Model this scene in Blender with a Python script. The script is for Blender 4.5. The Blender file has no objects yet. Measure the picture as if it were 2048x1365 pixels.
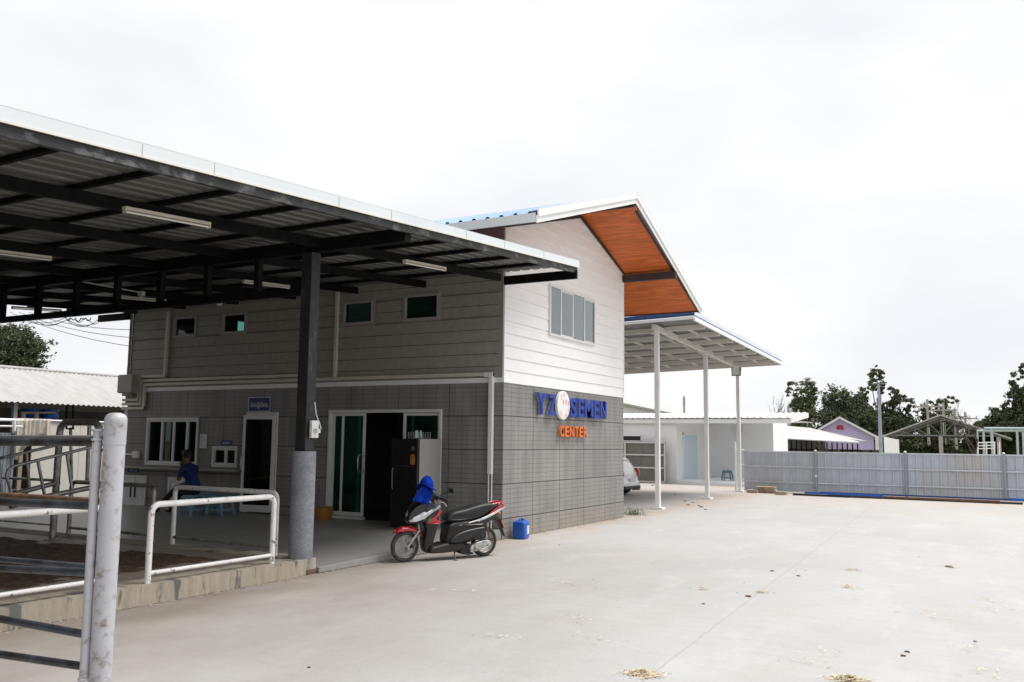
import bpy, math, random
import numpy as np
from mathutils import Vector, Matrix
R_ = math.radians
rnd = random.Random(7)
SC = bpy.context.scene
COL = SC.collection

# ------------------------------------------------------------------ camera
ROT = ((0.87535297, 0.04511707, 0.48137472), (0.48335614, -0.10459591, -0.86915277), (0.01113620, 0.99349089, -0.11336595))
CAM = Vector((7.27370582, -12.85292401, 1.6))
FPX = 1765.795
cd = bpy.data.cameras.new("camera"); cam = bpy.data.objects.new("camera", cd); COL.objects.link(cam)
cam.matrix_world = Matrix.Translation(CAM) @ Matrix(ROT).to_4x4()
cd.sensor_width = 36; cd.lens = FPX / 2048 * 36; cd.clip_start = .1; cd.clip_end = 3000
SC.camera = cam

# ------------------------------------------------------------------ sky and sun
SUN_EL, SUN_AZ = 64, 52          # azimuth clockwise from +Y
w = bpy.data.worlds.new("World"); SC.world = w; w.use_nodes = True
nt = w.node_tree; nt.nodes.clear()
def wn(t, **k):
    n = nt.nodes.new(t)
    for a, b in k.items(): setattr(n, a, b)
    return n
sky = wn('ShaderNodeTexSky', sky_type='NISHITA', sun_disc=False, sun_elevation=R_(SUN_EL), sun_rotation=R_(SUN_AZ))
b1 = wn('ShaderNodeBackground'); b1.inputs[1].default_value = .12
nt.links.new(sky.outputs[0], b1.inputs[0])
b2 = wn('ShaderNodeBackground'); b2.inputs[1].default_value = .88
tc = wn('ShaderNodeTexCoord'); mp = wn('ShaderNodeMapping'); mp.inputs['Scale'].default_value = (1, 1, 2.2)
nt.links.new(tc.outputs['Generated'], mp.inputs[0])
n1 = wn('ShaderNodeTexNoise'); n1.inputs['Scale'].default_value = 2.6; n1.inputs['Detail'].default_value = 7; n1.inputs['Roughness'].default_value = .5
nt.links.new(mp.outputs[0], n1.inputs['Vector'])
cr = wn('ShaderNodeValToRGB'); cr.color_ramp.elements[0].position = .36; cr.color_ramp.elements[0].color = (.88, .905, .945, 1)
cr.color_ramp.elements[1].position = .56; cr.color_ramp.elements[1].color = (.99, .99, 1.0, 1)
nt.links.new(n1.outputs[0], cr.inputs[0]); nt.links.new(cr.outputs[0], b2.inputs[0])
n2 = wn('ShaderNodeTexNoise'); n2.inputs['Scale'].default_value = 1.7; n2.inputs['Detail'].default_value = 5
nt.links.new(mp.outputs[0], n2.inputs['Vector'])
c2 = wn('ShaderNodeValToRGB'); c2.color_ramp.elements[0].position = .28; c2.color_ramp.elements[0].color = (.90, .90, .90, 1)
c2.color_ramp.elements[1].position = .48; c2.color_ramp.elements[1].color = (1, 1, 1, 1)
nt.links.new(n2.outputs[0], c2.inputs[0])
mx = wn('ShaderNodeMixShader'); nt.links.new(c2.outputs[0], mx.inputs[0]); nt.links.new(b1.outputs[0], mx.inputs[1]); nt.links.new(b2.outputs[0], mx.inputs[2])
wo = wn('ShaderNodeOutputWorld'); nt.links.new(mx.outputs[0], wo.inputs[0])
sd = bpy.data.lights.new("sun", 'SUN'); sd.energy = 3.7; sd.angle = R_(28); sd.color = (1, .975, .95)
so = bpy.data.objects.new("sun", sd); COL.objects.link(so)
az, el = R_(SUN_AZ), R_(SUN_EL)
so.rotation_euler = Vector((math.sin(az) * math.cos(el), math.cos(az) * math.cos(el), math.sin(el))).to_track_quat('Z', 'Y').to_euler()
vs = SC.view_settings; vs.view_transform = 'Standard'; vs.look = 'None'; vs.gamma = 1; vs.exposure = .2

# ------------------------------------------------------------------ pixel of the photograph -> point on a world plane
def at(u, v, ax, val):
    d = Matrix(ROT) @ Vector(((u - 1024) / FPX, -(v - 682.5) / FPX, -1))
    t = (val - CAM[ax]) / d[ax]
    return CAM + d * t
def atY(u, v, y): return at(u, v, 1, y)
def atX(u, v, x): return at(u, v, 0, x)

# ------------------------------------------------------------------ materials
def mat(name, col, rough=.6, metal=0, var=.12, scale=6, bump=0, bscale=None, col2=None, c2scale=1.5, c2lo=.5, c2hi=.62,
        space='object', stretch=(1, 1, 1), spec=.5, detail=5, island=0, coat=0):
    m = bpy.data.materials.new(name); m.use_nodes = True
    t = m.node_tree; bs = t.nodes['Principled BSDF']
    N = lambda ty: t.nodes.new(ty)
    L = t.links.new
    if space == 'object': tcn = N('ShaderNodeTexCoord').outputs['Object']
    else: tcn = N('ShaderNodeNewGeometry').outputs['Position']
    mpn = N('ShaderNodeMapping'); mpn.inputs['Scale'].default_value = stretch; L(tcn, mpn.inputs[0])
    no = N('ShaderNodeTexNoise'); no.inputs['Scale'].default_value = scale; no.inputs['Detail'].default_value = detail; L(mpn.outputs[0], no.inputs['Vector'])
    ra = N('ShaderNodeValToRGB')
    ra.color_ramp.elements[0].position = .3; ra.color_ramp.elements[1].position = .7
    ra.color_ramp.elements[0].color = tuple(min(1, c * (1 - var)) for c in col) + (1,)
    ra.color_ramp.elements[1].color = tuple(min(1, c * (1 + var)) for c in col) + (1,)
    L(no.outputs[0], ra.inputs[0]); out = ra.outputs[0]
    if col2:
        n2 = N('ShaderNodeTexNoise'); n2.inputs['Scale'].default_value = c2scale; n2.inputs['Detail'].default_value = 7; n2.inputs['Roughness'].default_value = .65
        L(mpn.outputs[0], n2.inputs['Vector'])
        mr = N('ShaderNodeMapRange'); mr.inputs[1].default_value = c2lo; mr.inputs[2].default_value = c2hi; L(n2.outputs[0], mr.inputs[0])
        mi = N('ShaderNodeMix'); mi.data_type = 'RGBA'; L(mr.outputs[0], mi.inputs[0]); L(out, mi.inputs[6]); mi.inputs[7].default_value = tuple(col2) + (1,)
        out = mi.outputs[2]
    if island:
        g = N('ShaderNodeNewGeometry'); hs = N('ShaderNodeMapRange'); hs.inputs[3].default_value = 1 - island; hs.inputs[4].default_value = 1 + island
        L(g.outputs['Random Per Island'], hs.inputs[0])
        mm = N('ShaderNodeMix'); mm.data_type = 'RGBA'; mm.blend_type = 'MULTIPLY'; mm.inputs[0].default_value = 1
        L(out, mm.inputs[6]); L(hs.outputs[0], mm.inputs[7]); out = mm.outputs[2]
    L(out, bs.inputs['Base Color'])
    bs.inputs['Roughness'].default_value = rough; bs.inputs['Metallic'].default_value = metal
    bs.inputs['Specular IOR Level'].default_value = spec
    if coat: bs.inputs['Coat Weight'].default_value = coat; bs.inputs['Coat Roughness'].default_value = .08
    if bump:
        nb = N('ShaderNodeTexNoise'); nb.inputs['Scale'].default_value = bscale or scale * 4; nb.inputs['Detail'].default_value = 6
        L(mpn.outputs[0], nb.inputs['Vector'])
        bp = N('ShaderNodeBump'); bp.inputs['Strength'].default_value = bump; bp.inputs['Distance'].default_value = .02
        L(nb.outputs[0], bp.inputs['Height']); L(bp.outputs[0], bs.inputs['Normal'])
    return m
def glass_mat(name, col, alpha, rough=.02, gcol=(.72, .76, .77)):
    m = bpy.data.materials.new(name); m.use_nodes = True
    t = m.node_tree; t.nodes.clear(); N = t.nodes.new; L = t.links.new
    tr = N('ShaderNodeBsdfTransparent'); tr.inputs[0].default_value = (*col, 1)
    gl = N('ShaderNodeBsdfGlossy'); gl.inputs['Roughness'].default_value = rough; gl.inputs[0].default_value = (*gcol, 1)
    fr = N('ShaderNodeFresnel'); fr.inputs[0].default_value = 1.5
    ad = N('ShaderNodeMath'); ad.operation = 'ADD'; ad.inputs[1].default_value = alpha; L(fr.outputs[0], ad.inputs[0])
    ge = N('ShaderNodeNewGeometry'); iv = N('ShaderNodeMath'); iv.operation = 'SUBTRACT'; iv.inputs[0].default_value = 1; L(ge.outputs['Backfacing'], iv.inputs[1])
    ml = N('ShaderNodeMath'); ml.operation = 'MULTIPLY'; L(ad.outputs[0], ml.inputs[0]); L(iv.outputs[0], ml.inputs[1])
    mx = N('ShaderNodeMixShader'); L(ml.outputs[0], mx.inputs[0]); L(tr.outputs[0], mx.inputs[1]); L(gl.outputs[0], mx.inputs[2])
    o = N('ShaderNodeOutputMaterial'); L(mx.outputs[0], o.inputs[0]); return m

def lines_node(t, coord, period, width, offset=0):
    """1 on a groove, 0 elsewhere; coord = socket"""
    N = t.nodes.new; L = t.links.new
    a = N('ShaderNodeMath'); a.operation = 'ADD'; a.inputs[1].default_value = -offset + 1000 * period; L(coord, a.inputs[0])
    d = N('ShaderNodeMath'); d.operation = 'DIVIDE'; d.inputs[1].default_value = period; L(a.outputs[0], d.inputs[0])
    f = N('ShaderNodeMath'); f.operation = 'FRACT'; L(d.outputs[0], f.inputs[0])
    s = N('ShaderNodeMath'); s.operation = 'SUBTRACT'; s.inputs[1].default_value = .5; L(f.outputs[0], s.inputs[0])
    b = N('ShaderNodeMath'); b.operation = 'ABSOLUTE'; L(s.outputs[0], b.inputs[0])
    mr = N('ShaderNodeMapRange'); mr.inputs[1].default_value = .5 - width / period; mr.inputs[2].default_value = .5 - .35 * width / period
    L(b.outputs[0], mr.inputs[0]); return mr.outputs[0]

def tile_mat():
    m = mat('grey_tile_cladding', (.245, .235, .222), rough=.55, var=.07, scale=3, space='world', col2=(.29, .275, .25), c2scale=.7, c2lo=.5, c2hi=.75)
    t = m.node_tree; bs = t.nodes['Principled BSDF']; N = t.nodes.new; L = t.links.new
    g = N('ShaderNodeNewGeometry'); sp = N('ShaderNodeSeparateXYZ'); L(g.outputs['Position'], sp.inputs[0])
    xy = N('ShaderNodeMath'); xy.operation = 'ADD'; L(sp.outputs[0], xy.inputs[0]); L(sp.outputs[1], xy.inputs[1])
    fine_v = lines_node(t, xy.outputs[0], .27, .007, .01); fine_h = lines_node(t, sp.outputs[2], .0809, .006, .33)
    big_v = lines_node(t, xy.outputs[0], 1.08, .010, .01); big_h = lines_node(t, sp.outputs[2], .5663, .012, .33)
    def mxm(a, b, op='MAXIMUM'):
        n = N('ShaderNodeMath'); n.operation = op
        for i, q in enumerate((a, b)):
            if isinstance(q, float): n.inputs[i].default_value = q
            else: L(q, n.inputs[i])
        return n.outputs[0]
    fine = mxm(mxm(fine_v, .6, 'MULTIPLY'), mxm(fine_h, .45, 'MULTIPLY')); big = mxm(big_v, big_h); al = mxm(fine, big)
    src = bs.inputs['Base Color'].links[0].from_socket
    # each tile slightly its own tone
    vo = N('ShaderNodeTexWhiteNoise'); vo.noise_dimensions = '2D'; cb = N('ShaderNodeCombineXYZ')
    def fl(s, p, o):
        a = N('ShaderNodeMath'); a.operation = 'MULTIPLY_ADD'; a.inputs[1].default_value = 1 / p; a.inputs[2].default_value = 500 - o / p; L(s, a.inputs[0])
        f = N('ShaderNodeMath'); f.operation = 'FLOOR'; L(a.outputs[0], f.inputs[0]); return f.outputs[0]
    L(fl(xy.outputs[0], .27, .145), cb.inputs[0]); L(fl(sp.outputs[2], .5663, .33), cb.inputs[1]); L(cb.outputs[0], vo.inputs[0])
    mr = N('ShaderNodeMapRange'); mr.inputs[3].default_value = .90; mr.inputs[4].default_value = 1.08; L(vo.outputs[0], mr.inputs[0])
    mm = N('ShaderNodeMix'); mm.data_type = 'RGBA'; mm.blend_type = 'MULTIPLY'; mm.inputs[0].default_value = 1; L(src, mm.inputs[6]); L(mr.outputs[0], mm.inputs[7])
    zb = N('ShaderNodeMapRange'); zb.inputs[1].default_value = .40; zb.inputs[2].default_value = .05; L(sp.outputs[2], zb.inputs[0])
    nz = N('ShaderNodeTexNoise'); nz.inputs['Scale'].default_value = 4; nz.inputs['Detail'].default_value = 8; L(g.outputs['Position'], nz.inputs['Vector'])
    nr = N('ShaderNodeMapRange'); nr.inputs[1].default_value = .3; nr.inputs[2].default_value = .65; L(nz.outputs[0], nr.inputs[0])
    dm = mxm(mxm(zb.outputs[0], nr.outputs[0], 'MULTIPLY'), .7, 'MULTIPLY')
    md_ = N('ShaderNodeMix'); md_.data_type = 'RGBA'; L(dm, md_.inputs[0]); L(mm.outputs[2], md_.inputs[6]); md_.inputs[7].default_value = (.33, .28, .225, 1); mm = md_
    mi = N('ShaderNodeMix'); mi.data_type = 'RGBA'; L(al, mi.inputs[0]); L(mm.outputs[2], mi.inputs[6]); mi.inputs[7].default_value = (.045, .042, .038, 1)
    L(mi.outputs[2], bs.inputs['Base Color'])
    bp = N('ShaderNodeBump'); bp.inputs['Strength'].default_value = .6; bp.inputs['Distance'].default_value = .01; bp.invert = True
    L(al, bp.inputs['Height']); L(bp.outputs[0], bs.inputs['Normal'])
    return m

def concrete_mat(name, base, stain, joints=False, pen=False):
    m = bpy.data.materials.new(name); m.use_nodes = True
    t = m.node_tree; bs = t.nodes['Principled BSDF']; N = t.nodes.new; L = t.links.new
    g = N('ShaderNodeNewGeometry'); P = g.outputs['Position']
    def noise(sc, det=6, st=(1, 1, 1), ro=.6):
        mpn = N('ShaderNodeMapping'); mpn.inputs['Scale'].default_value = st; L(P, mpn.inputs[0])
        n = N('ShaderNodeTexNoise'); n.inputs['Scale'].default_value = sc; n.inputs['Detail'].default_value = det; n.inputs['Roughness'].default_value = ro
        L(mpn.outputs[0], n.inputs['Vector']); return n.outputs[0]
    def rng(s, a, b, c=0., d=1.):
        r = N('ShaderNodeMapRange'); r.inputs[1].default_value = a; r.inputs[2].default_value = b; r.inputs[3].default_value = c; r.inputs[4].default_value = d
        L(s, r.inputs[0]); return r.outputs[0]
    def mix(f, a, b, mode='MIX'):
        mi = N('ShaderNodeMix'); mi.data_type = 'RGBA'; mi.blend_type = mode
        for i, q in ((0, f), (6, a), (7, b)):
            if isinstance(q, (tuple, float)): mi.inputs[i].default_value = q if isinstance(q, float) else (*q, 1)
            else: L(q, mi.inputs[i])
        return mi.outputs[2]
    c = mix(rng(noise(.35), .35, .68), base, tuple(x * .82 for x in base))
    c = mix(rng(noise(1.3, 8, (1, .35, 1)), .45, .75, 0, .75), c, stain)
    c = mix(rng(noise(5, 8, (.5, 1.4, 1), .7), .48, .75, 0, .6), c, tuple(x * .72 for x in base))
    c = mix(rng(noise(.9, 9, (1.6, .5, 1), .75), .52, .66, 0, .5), c, tuple(min(1, x * 1.14) for x in base))
    c = mix(rng(noise(1.7, 9, (.4, 1.7, 1), .8), .6, .68, 0, .35), c, tuple(x * .7 for x in stain))
    c = mix(rng(noise(40, 3), .3, .7, 0, .3), c, tuple(min(1, x * 1.15) for x in base))
    c = mix(rng(noise(14, 6, (1, .4, 1), .8), .66, .74, 0, .55), c, tuple(x * .55 for x in stain))
    h = noise(9, 8)
    if joints:
        sp = N('ShaderNodeSeparateXYZ'); L(P, sp.inputs[0])
        wob = noise(2.0, 4)
        def line(ax, k, off, wd):   # ax coord + k*other - off = 0
            a = N('ShaderNodeMath'); a.operation = 'MULTIPLY_ADD'; L(sp.outputs[1 - ax], a.inputs[0]); a.inputs[1].default_value = k; L(sp.outputs[ax], a.inputs[2])
            b = N('ShaderNodeMath'); b.operation = 'MULTIPLY_ADD'; L(wob, b.inputs[0]); b.inputs[1].default_value = .05; L(a.outputs[0], b.inputs[2])
            d = N('ShaderNodeMath'); d.operation = 'SUBTRACT'; L(b.outputs[0], d.inputs[0]); d.inputs[1].default_value = off + .025
            e = N('ShaderNodeMath'); e.operation = 'ABSOLUTE'; L(d.outputs[0], e.inputs[0])
            return rng(e.outputs[0], wd * .4, wd, 1., 0.)
        for ax, k, off, wd, st in ((0, .047, 4.74, .012, .34), (1, .14, 5.75, .012, .4), (1, .02, 10.2, .02, .4), (1, .0, 14.2, .03, .3), (0, .047, 9.3, .012, .3), (1, .02, -7.9, .012, .12)):
            q = N('ShaderNodeMath'); q.operation = 'MULTIPLY'; L(line(ax, k, off, wd), q.inputs[0]); q.inputs[1].default_value = st
            c = mix(q.outputs[0], c, (.22, .20, .18))
        # sandy dust that gathers along the kerb and far by the gate
        dd = N('ShaderNodeMath'); dd.operation = 'ABSOLUTE'; L(sp.outputs[0], dd.inputs[0])
        dm = N('ShaderNodeMath'); dm.operation = 'MULTIPLY'; L(rng(dd.outputs[0], .05, 1.0, 1., 0.), dm.inputs[0]); L(rng(noise(2.2, 8), .38, .62), dm.inputs[1])
        c = mix(dm.outputs[0], c, (.37, .285, .21))
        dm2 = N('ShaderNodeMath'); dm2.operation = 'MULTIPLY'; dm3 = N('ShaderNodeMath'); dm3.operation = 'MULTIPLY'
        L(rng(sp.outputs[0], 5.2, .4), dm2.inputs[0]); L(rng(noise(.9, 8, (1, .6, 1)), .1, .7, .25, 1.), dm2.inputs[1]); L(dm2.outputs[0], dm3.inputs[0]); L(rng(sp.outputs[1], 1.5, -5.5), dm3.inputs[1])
        c = mix(dm3.outputs[0], c, (.20, .168, .14))  # dirt and painted canopy shade together, darker brown toward the canopy
        fx = N('ShaderNodeMath'); fx.operation = 'MULTIPLY'; L(rng(sp.outputs[1], 8, 18), fx.inputs[0]); L(rng(noise(.8, 8, (.5, 1, 1)), .4, .65), fx.inputs[1])
        c = mix(fx.outputs[0], c, (.42, .34, .26))
        c = mix(rng(noise(.5, 6), .55, .72, 0, .22), c, (.40, .36, .325))
    L(c, bs.inputs['Base Color']); bs.inputs['Roughness'].default_value = .8 if joints else .55
    if pen: bs.inputs['Roughness'].default_value = .38
    bp = N('ShaderNodeBump'); bp.inputs['Strength'].default_value = .35; bp.inputs['Distance'].default_value = .015; L(h, bp.inputs['Height']); L(bp.outputs[0], bs.inputs['Normal'])
    return m

M = {}
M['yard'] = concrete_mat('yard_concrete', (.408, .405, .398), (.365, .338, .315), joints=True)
M['porch'] = concrete_mat('porch_concrete', (.30, .30, .29), (.24, .21, .17), pen=True)
M['penfloor'] = concrete_mat('pen_concrete', (.27, .225, .18), (.16, .12, .08))
M['tile'] = tile_mat()
M['clad'] = mat('white_cladding', (.86, .85, .84), rough=.55, var=.03, scale=2, space='world', bump=.08, bscale=30, stretch=(1, 1, 4))
M['clad_shaded_dusty'] = mat('shaded_dusty_cladding', (.33, .305, .275), rough=.7, var=.1, scale=9, space='world', bump=.1, bscale=40, col2=(.33, .23, .14), c2scale=26, c2lo=.64, c2hi=.74, stretch=(1, 1, 1))  # white cladding darkened to carry the canopy shade, plus brown dust specks
M['soil'] = mat('bare_soil', (.30, .23, .16), rough=.95, var=.3, scale=.5, bump=.5, bscale=3, col2=(.11, .14, .05), c2scale=.15, c2lo=.42, c2hi=.55, space='world')
M['white'] = mat('white_paint', (.8, .8, .79), rough=.4, var=.04, scale=3)
M['whitedirty'] = mat('chipped_white_paint', (.78, .77, .76), rough=.38, var=.06, scale=8, col2=(.13, .12, .12), c2scale=13, c2lo=.60, c2hi=.64, space='world')
M['fascia'] = mat('white_fascia_metal', (.64, .67, .69), rough=.35, var=.04, scale=1.2, space='world', col2=(.55, .59, .62), c2scale=.8, c2lo=.55, c2hi=.8)
M['alu'] = mat('white_aluminium', (.72, .72, .71), rough=.38, var=.04, scale=4)
M['alushaded'] = mat('shaded_white_aluminium', (.36, .35, .335), rough=.5, var=.08, scale=5)  # copy of the white aluminium with canopy shade put into its colour
M['black'] = mat('black_steel_paint', (.007, .007, .0075), rough=.7, var=.3, scale=8, space='world', spec=.12)
M['blackedge'] = mat('scuffed_black_steel', (.018, .018, .02), rough=.6, var=.3, scale=5, col2=(.17, .17, .18), c2scale=7, c2lo=.52, c2hi=.68, space='world', stretch=(1, .6, 1))
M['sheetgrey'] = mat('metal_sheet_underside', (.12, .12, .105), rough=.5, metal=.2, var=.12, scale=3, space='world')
M['postsq'] = mat('charcoal_post_paint', (.018, .0185, .022), rough=.6, var=.3, scale=6, col2=(.09, .09, .095), c2scale=10, c2lo=.55, c2hi=.7, space='world', stretch=(1, 1, .4))
M['sleeve'] = mat('cement_pipe', (.25, .262, .29), rough=.9, var=.22, scale=30, space='world', col2=(.15, .155, .17), c2scale=3, c2lo=.45, c2hi=.8, bump=.3, bscale=60, stretch=(1, 1, 2.2), detail=8)
M['galv'] = mat('galvanised_pipe', (.36, .355, .35), rough=.42, metal=.6, var=.2, scale=7, col2=(.10, .085, .07), c2scale=6, c2lo=.5, c2hi=.66, space='world')
M['galvdark'] = mat('tarnished_pipe', (.10, .115, .135), rough=.4, metal=.55, var=.3, scale=6, col2=(.05, .045, .04), c2scale=5, c2lo=.45, c2hi=.65, space='world')
M['rust'] = mat('rusty_pipe', (.14, .075, .045), rough=.75, metal=.2, var=.4, scale=12, space='world')
M['gatepost'] = mat('weathered_white_pipe', (.41, .41, .435), rough=.42, var=.06, scale=7, col2=(.18, .13, .10), c2scale=11, c2lo=.54, c2hi=.70, space='world')
M['wood'] = mat('stained_wood_soffit', (.60, .145, .026), rough=.42, var=.4, scale=3.2, space='world', stretch=(1.2, 7, 7), col2=(.32, .055, .01), c2scale=1.6, c2lo=.45, c2hi=.75, spec=.4, detail=8)
M['brown'] = mat('dark_brown_timber', (.035, .022, .02), rough=.6, var=.2, scale=5, space='world')
M['plum'] = mat('plum_brown_paint', (.34, .25, .28), rough=.6, var=.15, scale=4, space='world')
M['blueroof'] = mat('blue_metal_roof', (.24, .36, .56), rough=.3, metal=.35, var=.1, scale=2, space='world')
M['navy'] = mat('navy_fascia', (.012, .045, .16), rough=.4, var=.2, scale=2, space='world')
M['cream'] = mat('cream_steel_paint', (.66, .63, .585), rough=.5, var=.05, scale=3, space='world')
M['whitebeam'] = mat('white_steel_paint', (.78, .78, .785), rough=.45, var=.04, scale=3, space='world')
M['silver'] = mat('silver_metal_sheet', (.23, .235, .235), rough=.5, metal=.15, var=.15, scale=5, space='world')
M['fence'] = mat('grey_blue_metal_sheet', (.47, .51, .575), rough=.5, metal=.05, var=.09, scale=2.5, space='world', stretch=(1, 1, .4), col2=(.44, .42, .39), c2scale=.6, c2lo=.5, c2hi=.7)
M['fencerail'] = mat('fence_rail_steel', (.56, .59, .64), rough=.5, metal=.05, var=.1, scale=4, space='world', col2=(.36, .27, .19), c2scale=3, c2lo=.62, c2hi=.75)
M['fencepost'] = mat('fence_post_steel', (.30, .33, .37), rough=.45, metal=.3, var=.12, scale=4, space='world')
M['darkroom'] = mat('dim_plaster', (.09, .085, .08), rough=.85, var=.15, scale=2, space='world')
M['curb'] = mat('stained_kerb_concrete', (.35, .305, .24), rough=.85, var=.2, scale=4, space='world', bump=.5, bscale=25, col2=(.13, .125, .115), c2scale=2.2, c2lo=.555, c2hi=.60, stretch=(1, 2.4, .45))
M['dung'] = mat('trodden_manure', (.075, .045, .024), rough=.95, var=.5, scale=9, space='world', bump=1, bscale=35, col2=(.17, .11, .055), c2scale=12, c2lo=.52, c2hi=.66)
M['glass_green'] = glass_mat('green_tinted_glass', (.30, .52, .48), .0)
M['glass_teal'] = glass_mat('teal_door_glass', (.30, .55, .50), .07, .05, (.22, .72, .64))
M['glass_dark'] = glass_mat('dark_tinted_glass', (.2, .3, .3), .0)
M['glass_blue'] = mat('sky_reflecting_glass', (.02, .06, .075), rough=.04, var=.05, scale=1, spec=1.0, coat=1)
M['rubber'] = mat('tyre_rubber', (.035, .032, .029), rough=.85, var=.25, scale=20, col2=(.12, .105, .085), c2scale=14, c2lo=.5, c2hi=.75)
M['plastic_black'] = mat('black_plastic', (.012, .012, .013), rough=.42, var=.2, scale=8)
M['plastic_dull'] = mat('dusty_black_plastic', (.011, .0105, .010), rough=.6, var=.3, scale=10, col2=(.035, .03, .026), c2scale=9, c2lo=.55, c2hi=.75)
M['gloss_black'] = mat('gloss_black_paint', (.008, .008, .009), rough=.25, var=.1, scale=4, coat=.2)
M['gloss_red'] = mat('gloss_red_paint', (.42, .012, .022), rough=.2, var=.08, scale=4, coat=.5)
M['seat'] = mat('black_vinyl', (.010, .0105, .013), rough=.5, var=.15, scale=12, bump=.1)
M['chrome'] = mat('bare_metal', (.6, .59, .57), rough=.28, metal=.9, var=.15, scale=12)
M['casting'] = mat('engine_casting', (.45, .44, .42), rough=.5, metal=.6, var=.3, scale=14, col2=(.12, .10, .08), c2scale=16, c2lo=.52, c2hi=.65)
M['lens'] = mat('clear_lamp_lens', (.62, .64, .66), rough=.08, metal=.35, var=.3, scale=14, coat=1)
M['blue'] = mat('blue_plastic', (.012, .09, .42), rough=.38, var=.12, scale=4)
M['bluecloth'] = mat('blue_cloth', (.004, .026, .26), rough=.95, spec=.1, var=.35, scale=12, bump=.3)
M['bluepaint'] = mat('blue_letter_paint', (.007, .035, .31), rough=.35, var=.1, scale=5, spec=.3)
M['letteredge'] = mat('letter_edge_acrylic', (.16, .20, .34), rough=.3, var=.08, scale=5)
M['orange'] = mat('orange_letter_paint', (.66, .17, .04), rough=.45, var=.08, scale=5)
M['pink'] = mat('faded_red_print', (.72, .40, .38), rough=.5, var=.1, scale=9)
M['signblue'] = mat('sign_blue', (.012, .03, .16), rough=.4, var=.1, scale=6)
M['ink'] = mat('white_lettering', (.75, .75, .75), rough=.5, var=.02)
M['paper'] = mat('paper', (.72, .72, .74), rough=.8, var=.06, scale=25)
M['pvc'] = mat('cream_pvc', (.60, .56, .49), rough=.5, var=.07, scale=5, space='world')
M['fixture'] = mat('lamp_fixture_enamel', (.62, .56, .48), rough=.5, var=.08, scale=5)
M['greybox'] = mat('grey_box_enamel', (.34, .33, .29), rough=.5, var=.08, scale=5)
M['fridge_side'] = mat('grey_fridge_side', (.33, .32, .30), rough=.4, var=.05, scale=2)
M['leaf'] = mat('tree_leaves', (.12, .15, .065), rough=.85, spec=.1, var=.4, scale=.6, island=.5)
M['leaf_dark'] = mat('dark_tree_leaves', (.08, .095, .055), rough=.85, spec=.1, var=.4, scale=.6, island=.5)
M['leaf_pale'] = mat('pale_leaves', (.12, .14, .08), rough=.85, spec=.1, var=.35, scale=1, island=.4)
M['bark'] = mat('tree_bark', (.13, .105, .08), rough=.9, var=.3, scale=6, bump=.4)
M['darkbark'] = mat('twig_bark', (.06, .048, .042), rough=.9, var=.3, scale=6)
M['lilac'] = mat('lilac_plaster', (.52, .465, .70), rough=.75, var=.04, scale=1.5)
M['asbestos'] = mat('weathered_fibre_cement', (.43, .425, .41), rough=.85, var=.08, scale=1.5, space='world', col2=(.30, .295, .28), c2scale=3, c2lo=.5, c2hi=.8, stretch=(1, 3, 1))
M['whiteroof'] = mat('white_metal_roof', (.74, .74, .75), rough=.45, var=.05, scale=1.5, space='world')
M['whiteblueroof'] = mat('pale_blue_metal_roof', (.62, .66, .78), rough=.4, var=.05, scale=1.5, space='world')
M['plaster'] = mat('white_plaster', (.80, .83, .85), rough=.75, var=.03, scale=1.5, space='world')
M['plastergrey'] = mat('grey_white_plaster', (.76, .76, .775), rough=.75, var=.03, scale=1.5, space='world')
M['paleblue'] = mat('pale_blue_paint', (.53, .64, .71), rough=.5, var=.04, scale=3)
M['taupe'] = mat('taupe_metal_sheet', (.17, .165, .15), rough=.55, var=.12, scale=3, space='world')
M['gatecream'] = mat('cream_gate_paint', (.58, .57, .53), rough=.5, var=.06, scale=3, space='world')
M['concpole'] = mat('concrete_pole', (.42, .40, .37), rough=.85, var=.12, scale=5)
M['steelgrey'] = mat('grey_steel', (.20, .20, .20), rough=.5, metal=.4, var=.15, scale=5)
M['palegreen'] = mat('pale_green_steel', (.42, .50, .50), rough=.5, var=.08, scale=4)
M['carwhite'] = mat('white_car_paint', (.80, .80, .81), rough=.22, var=.02, scale=2, coat=.6)
M['redlamp'] = mat('red_lamp_plastic', (.45, .02, .02), rough=.2, var=.1, scale=9, coat=.6)
M['mud'] = mat('dried_mud', (.11, .055, .03), rough=.95, var=.4, scale=20)
M['straw'] = mat('dry_straw', (.50, .42, .29), rough=.9, var=.3, scale=20, island=.4)
M['cloth'] = mat('stained_canvas', (.50, .46, .40), rough=.9, var=.12, scale=4, col2=(.28, .20, .13), c2scale=3, c2lo=.56, c2hi=.7, space='world')
M['plywood'] = mat('weathered_wood', (.38, .30, .23), rough=.85, var=.25, scale=5, stretch=(1, 8, 8))
M['skin'] = mat('skin', (.20, .10, .06), rough=.6, var=.08, scale=9)
M['shirt'] = mat('navy_blue_polo', (.012, .03, .14), rough=.85, var=.15, scale=12)
M['trousers'] = mat('black_trousers', (.012, .012, .014), rough=.9, var=.2, scale=12)
M['hair'] = mat('black_hair', (.010, .009, .008), rough=.6, var=.3, scale=40)
M['yellow'] = mat('mustard_plastic', (.38, .17, .03), rough=.5, var=.15, scale=8)
M['lampglass'] = mat('unlit_tube_glass', (.72, .70, .66), rough=.25, var=.03)
M['stoolblue'] = mat('slate_blue_plastic', (.10, .17, .24), rough=.45, var=.08, scale=5)
M['stoolpale'] = mat('pale_blue_plastic', (.20, .34, .44), rough=.45, var=.08, scale=5)

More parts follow.
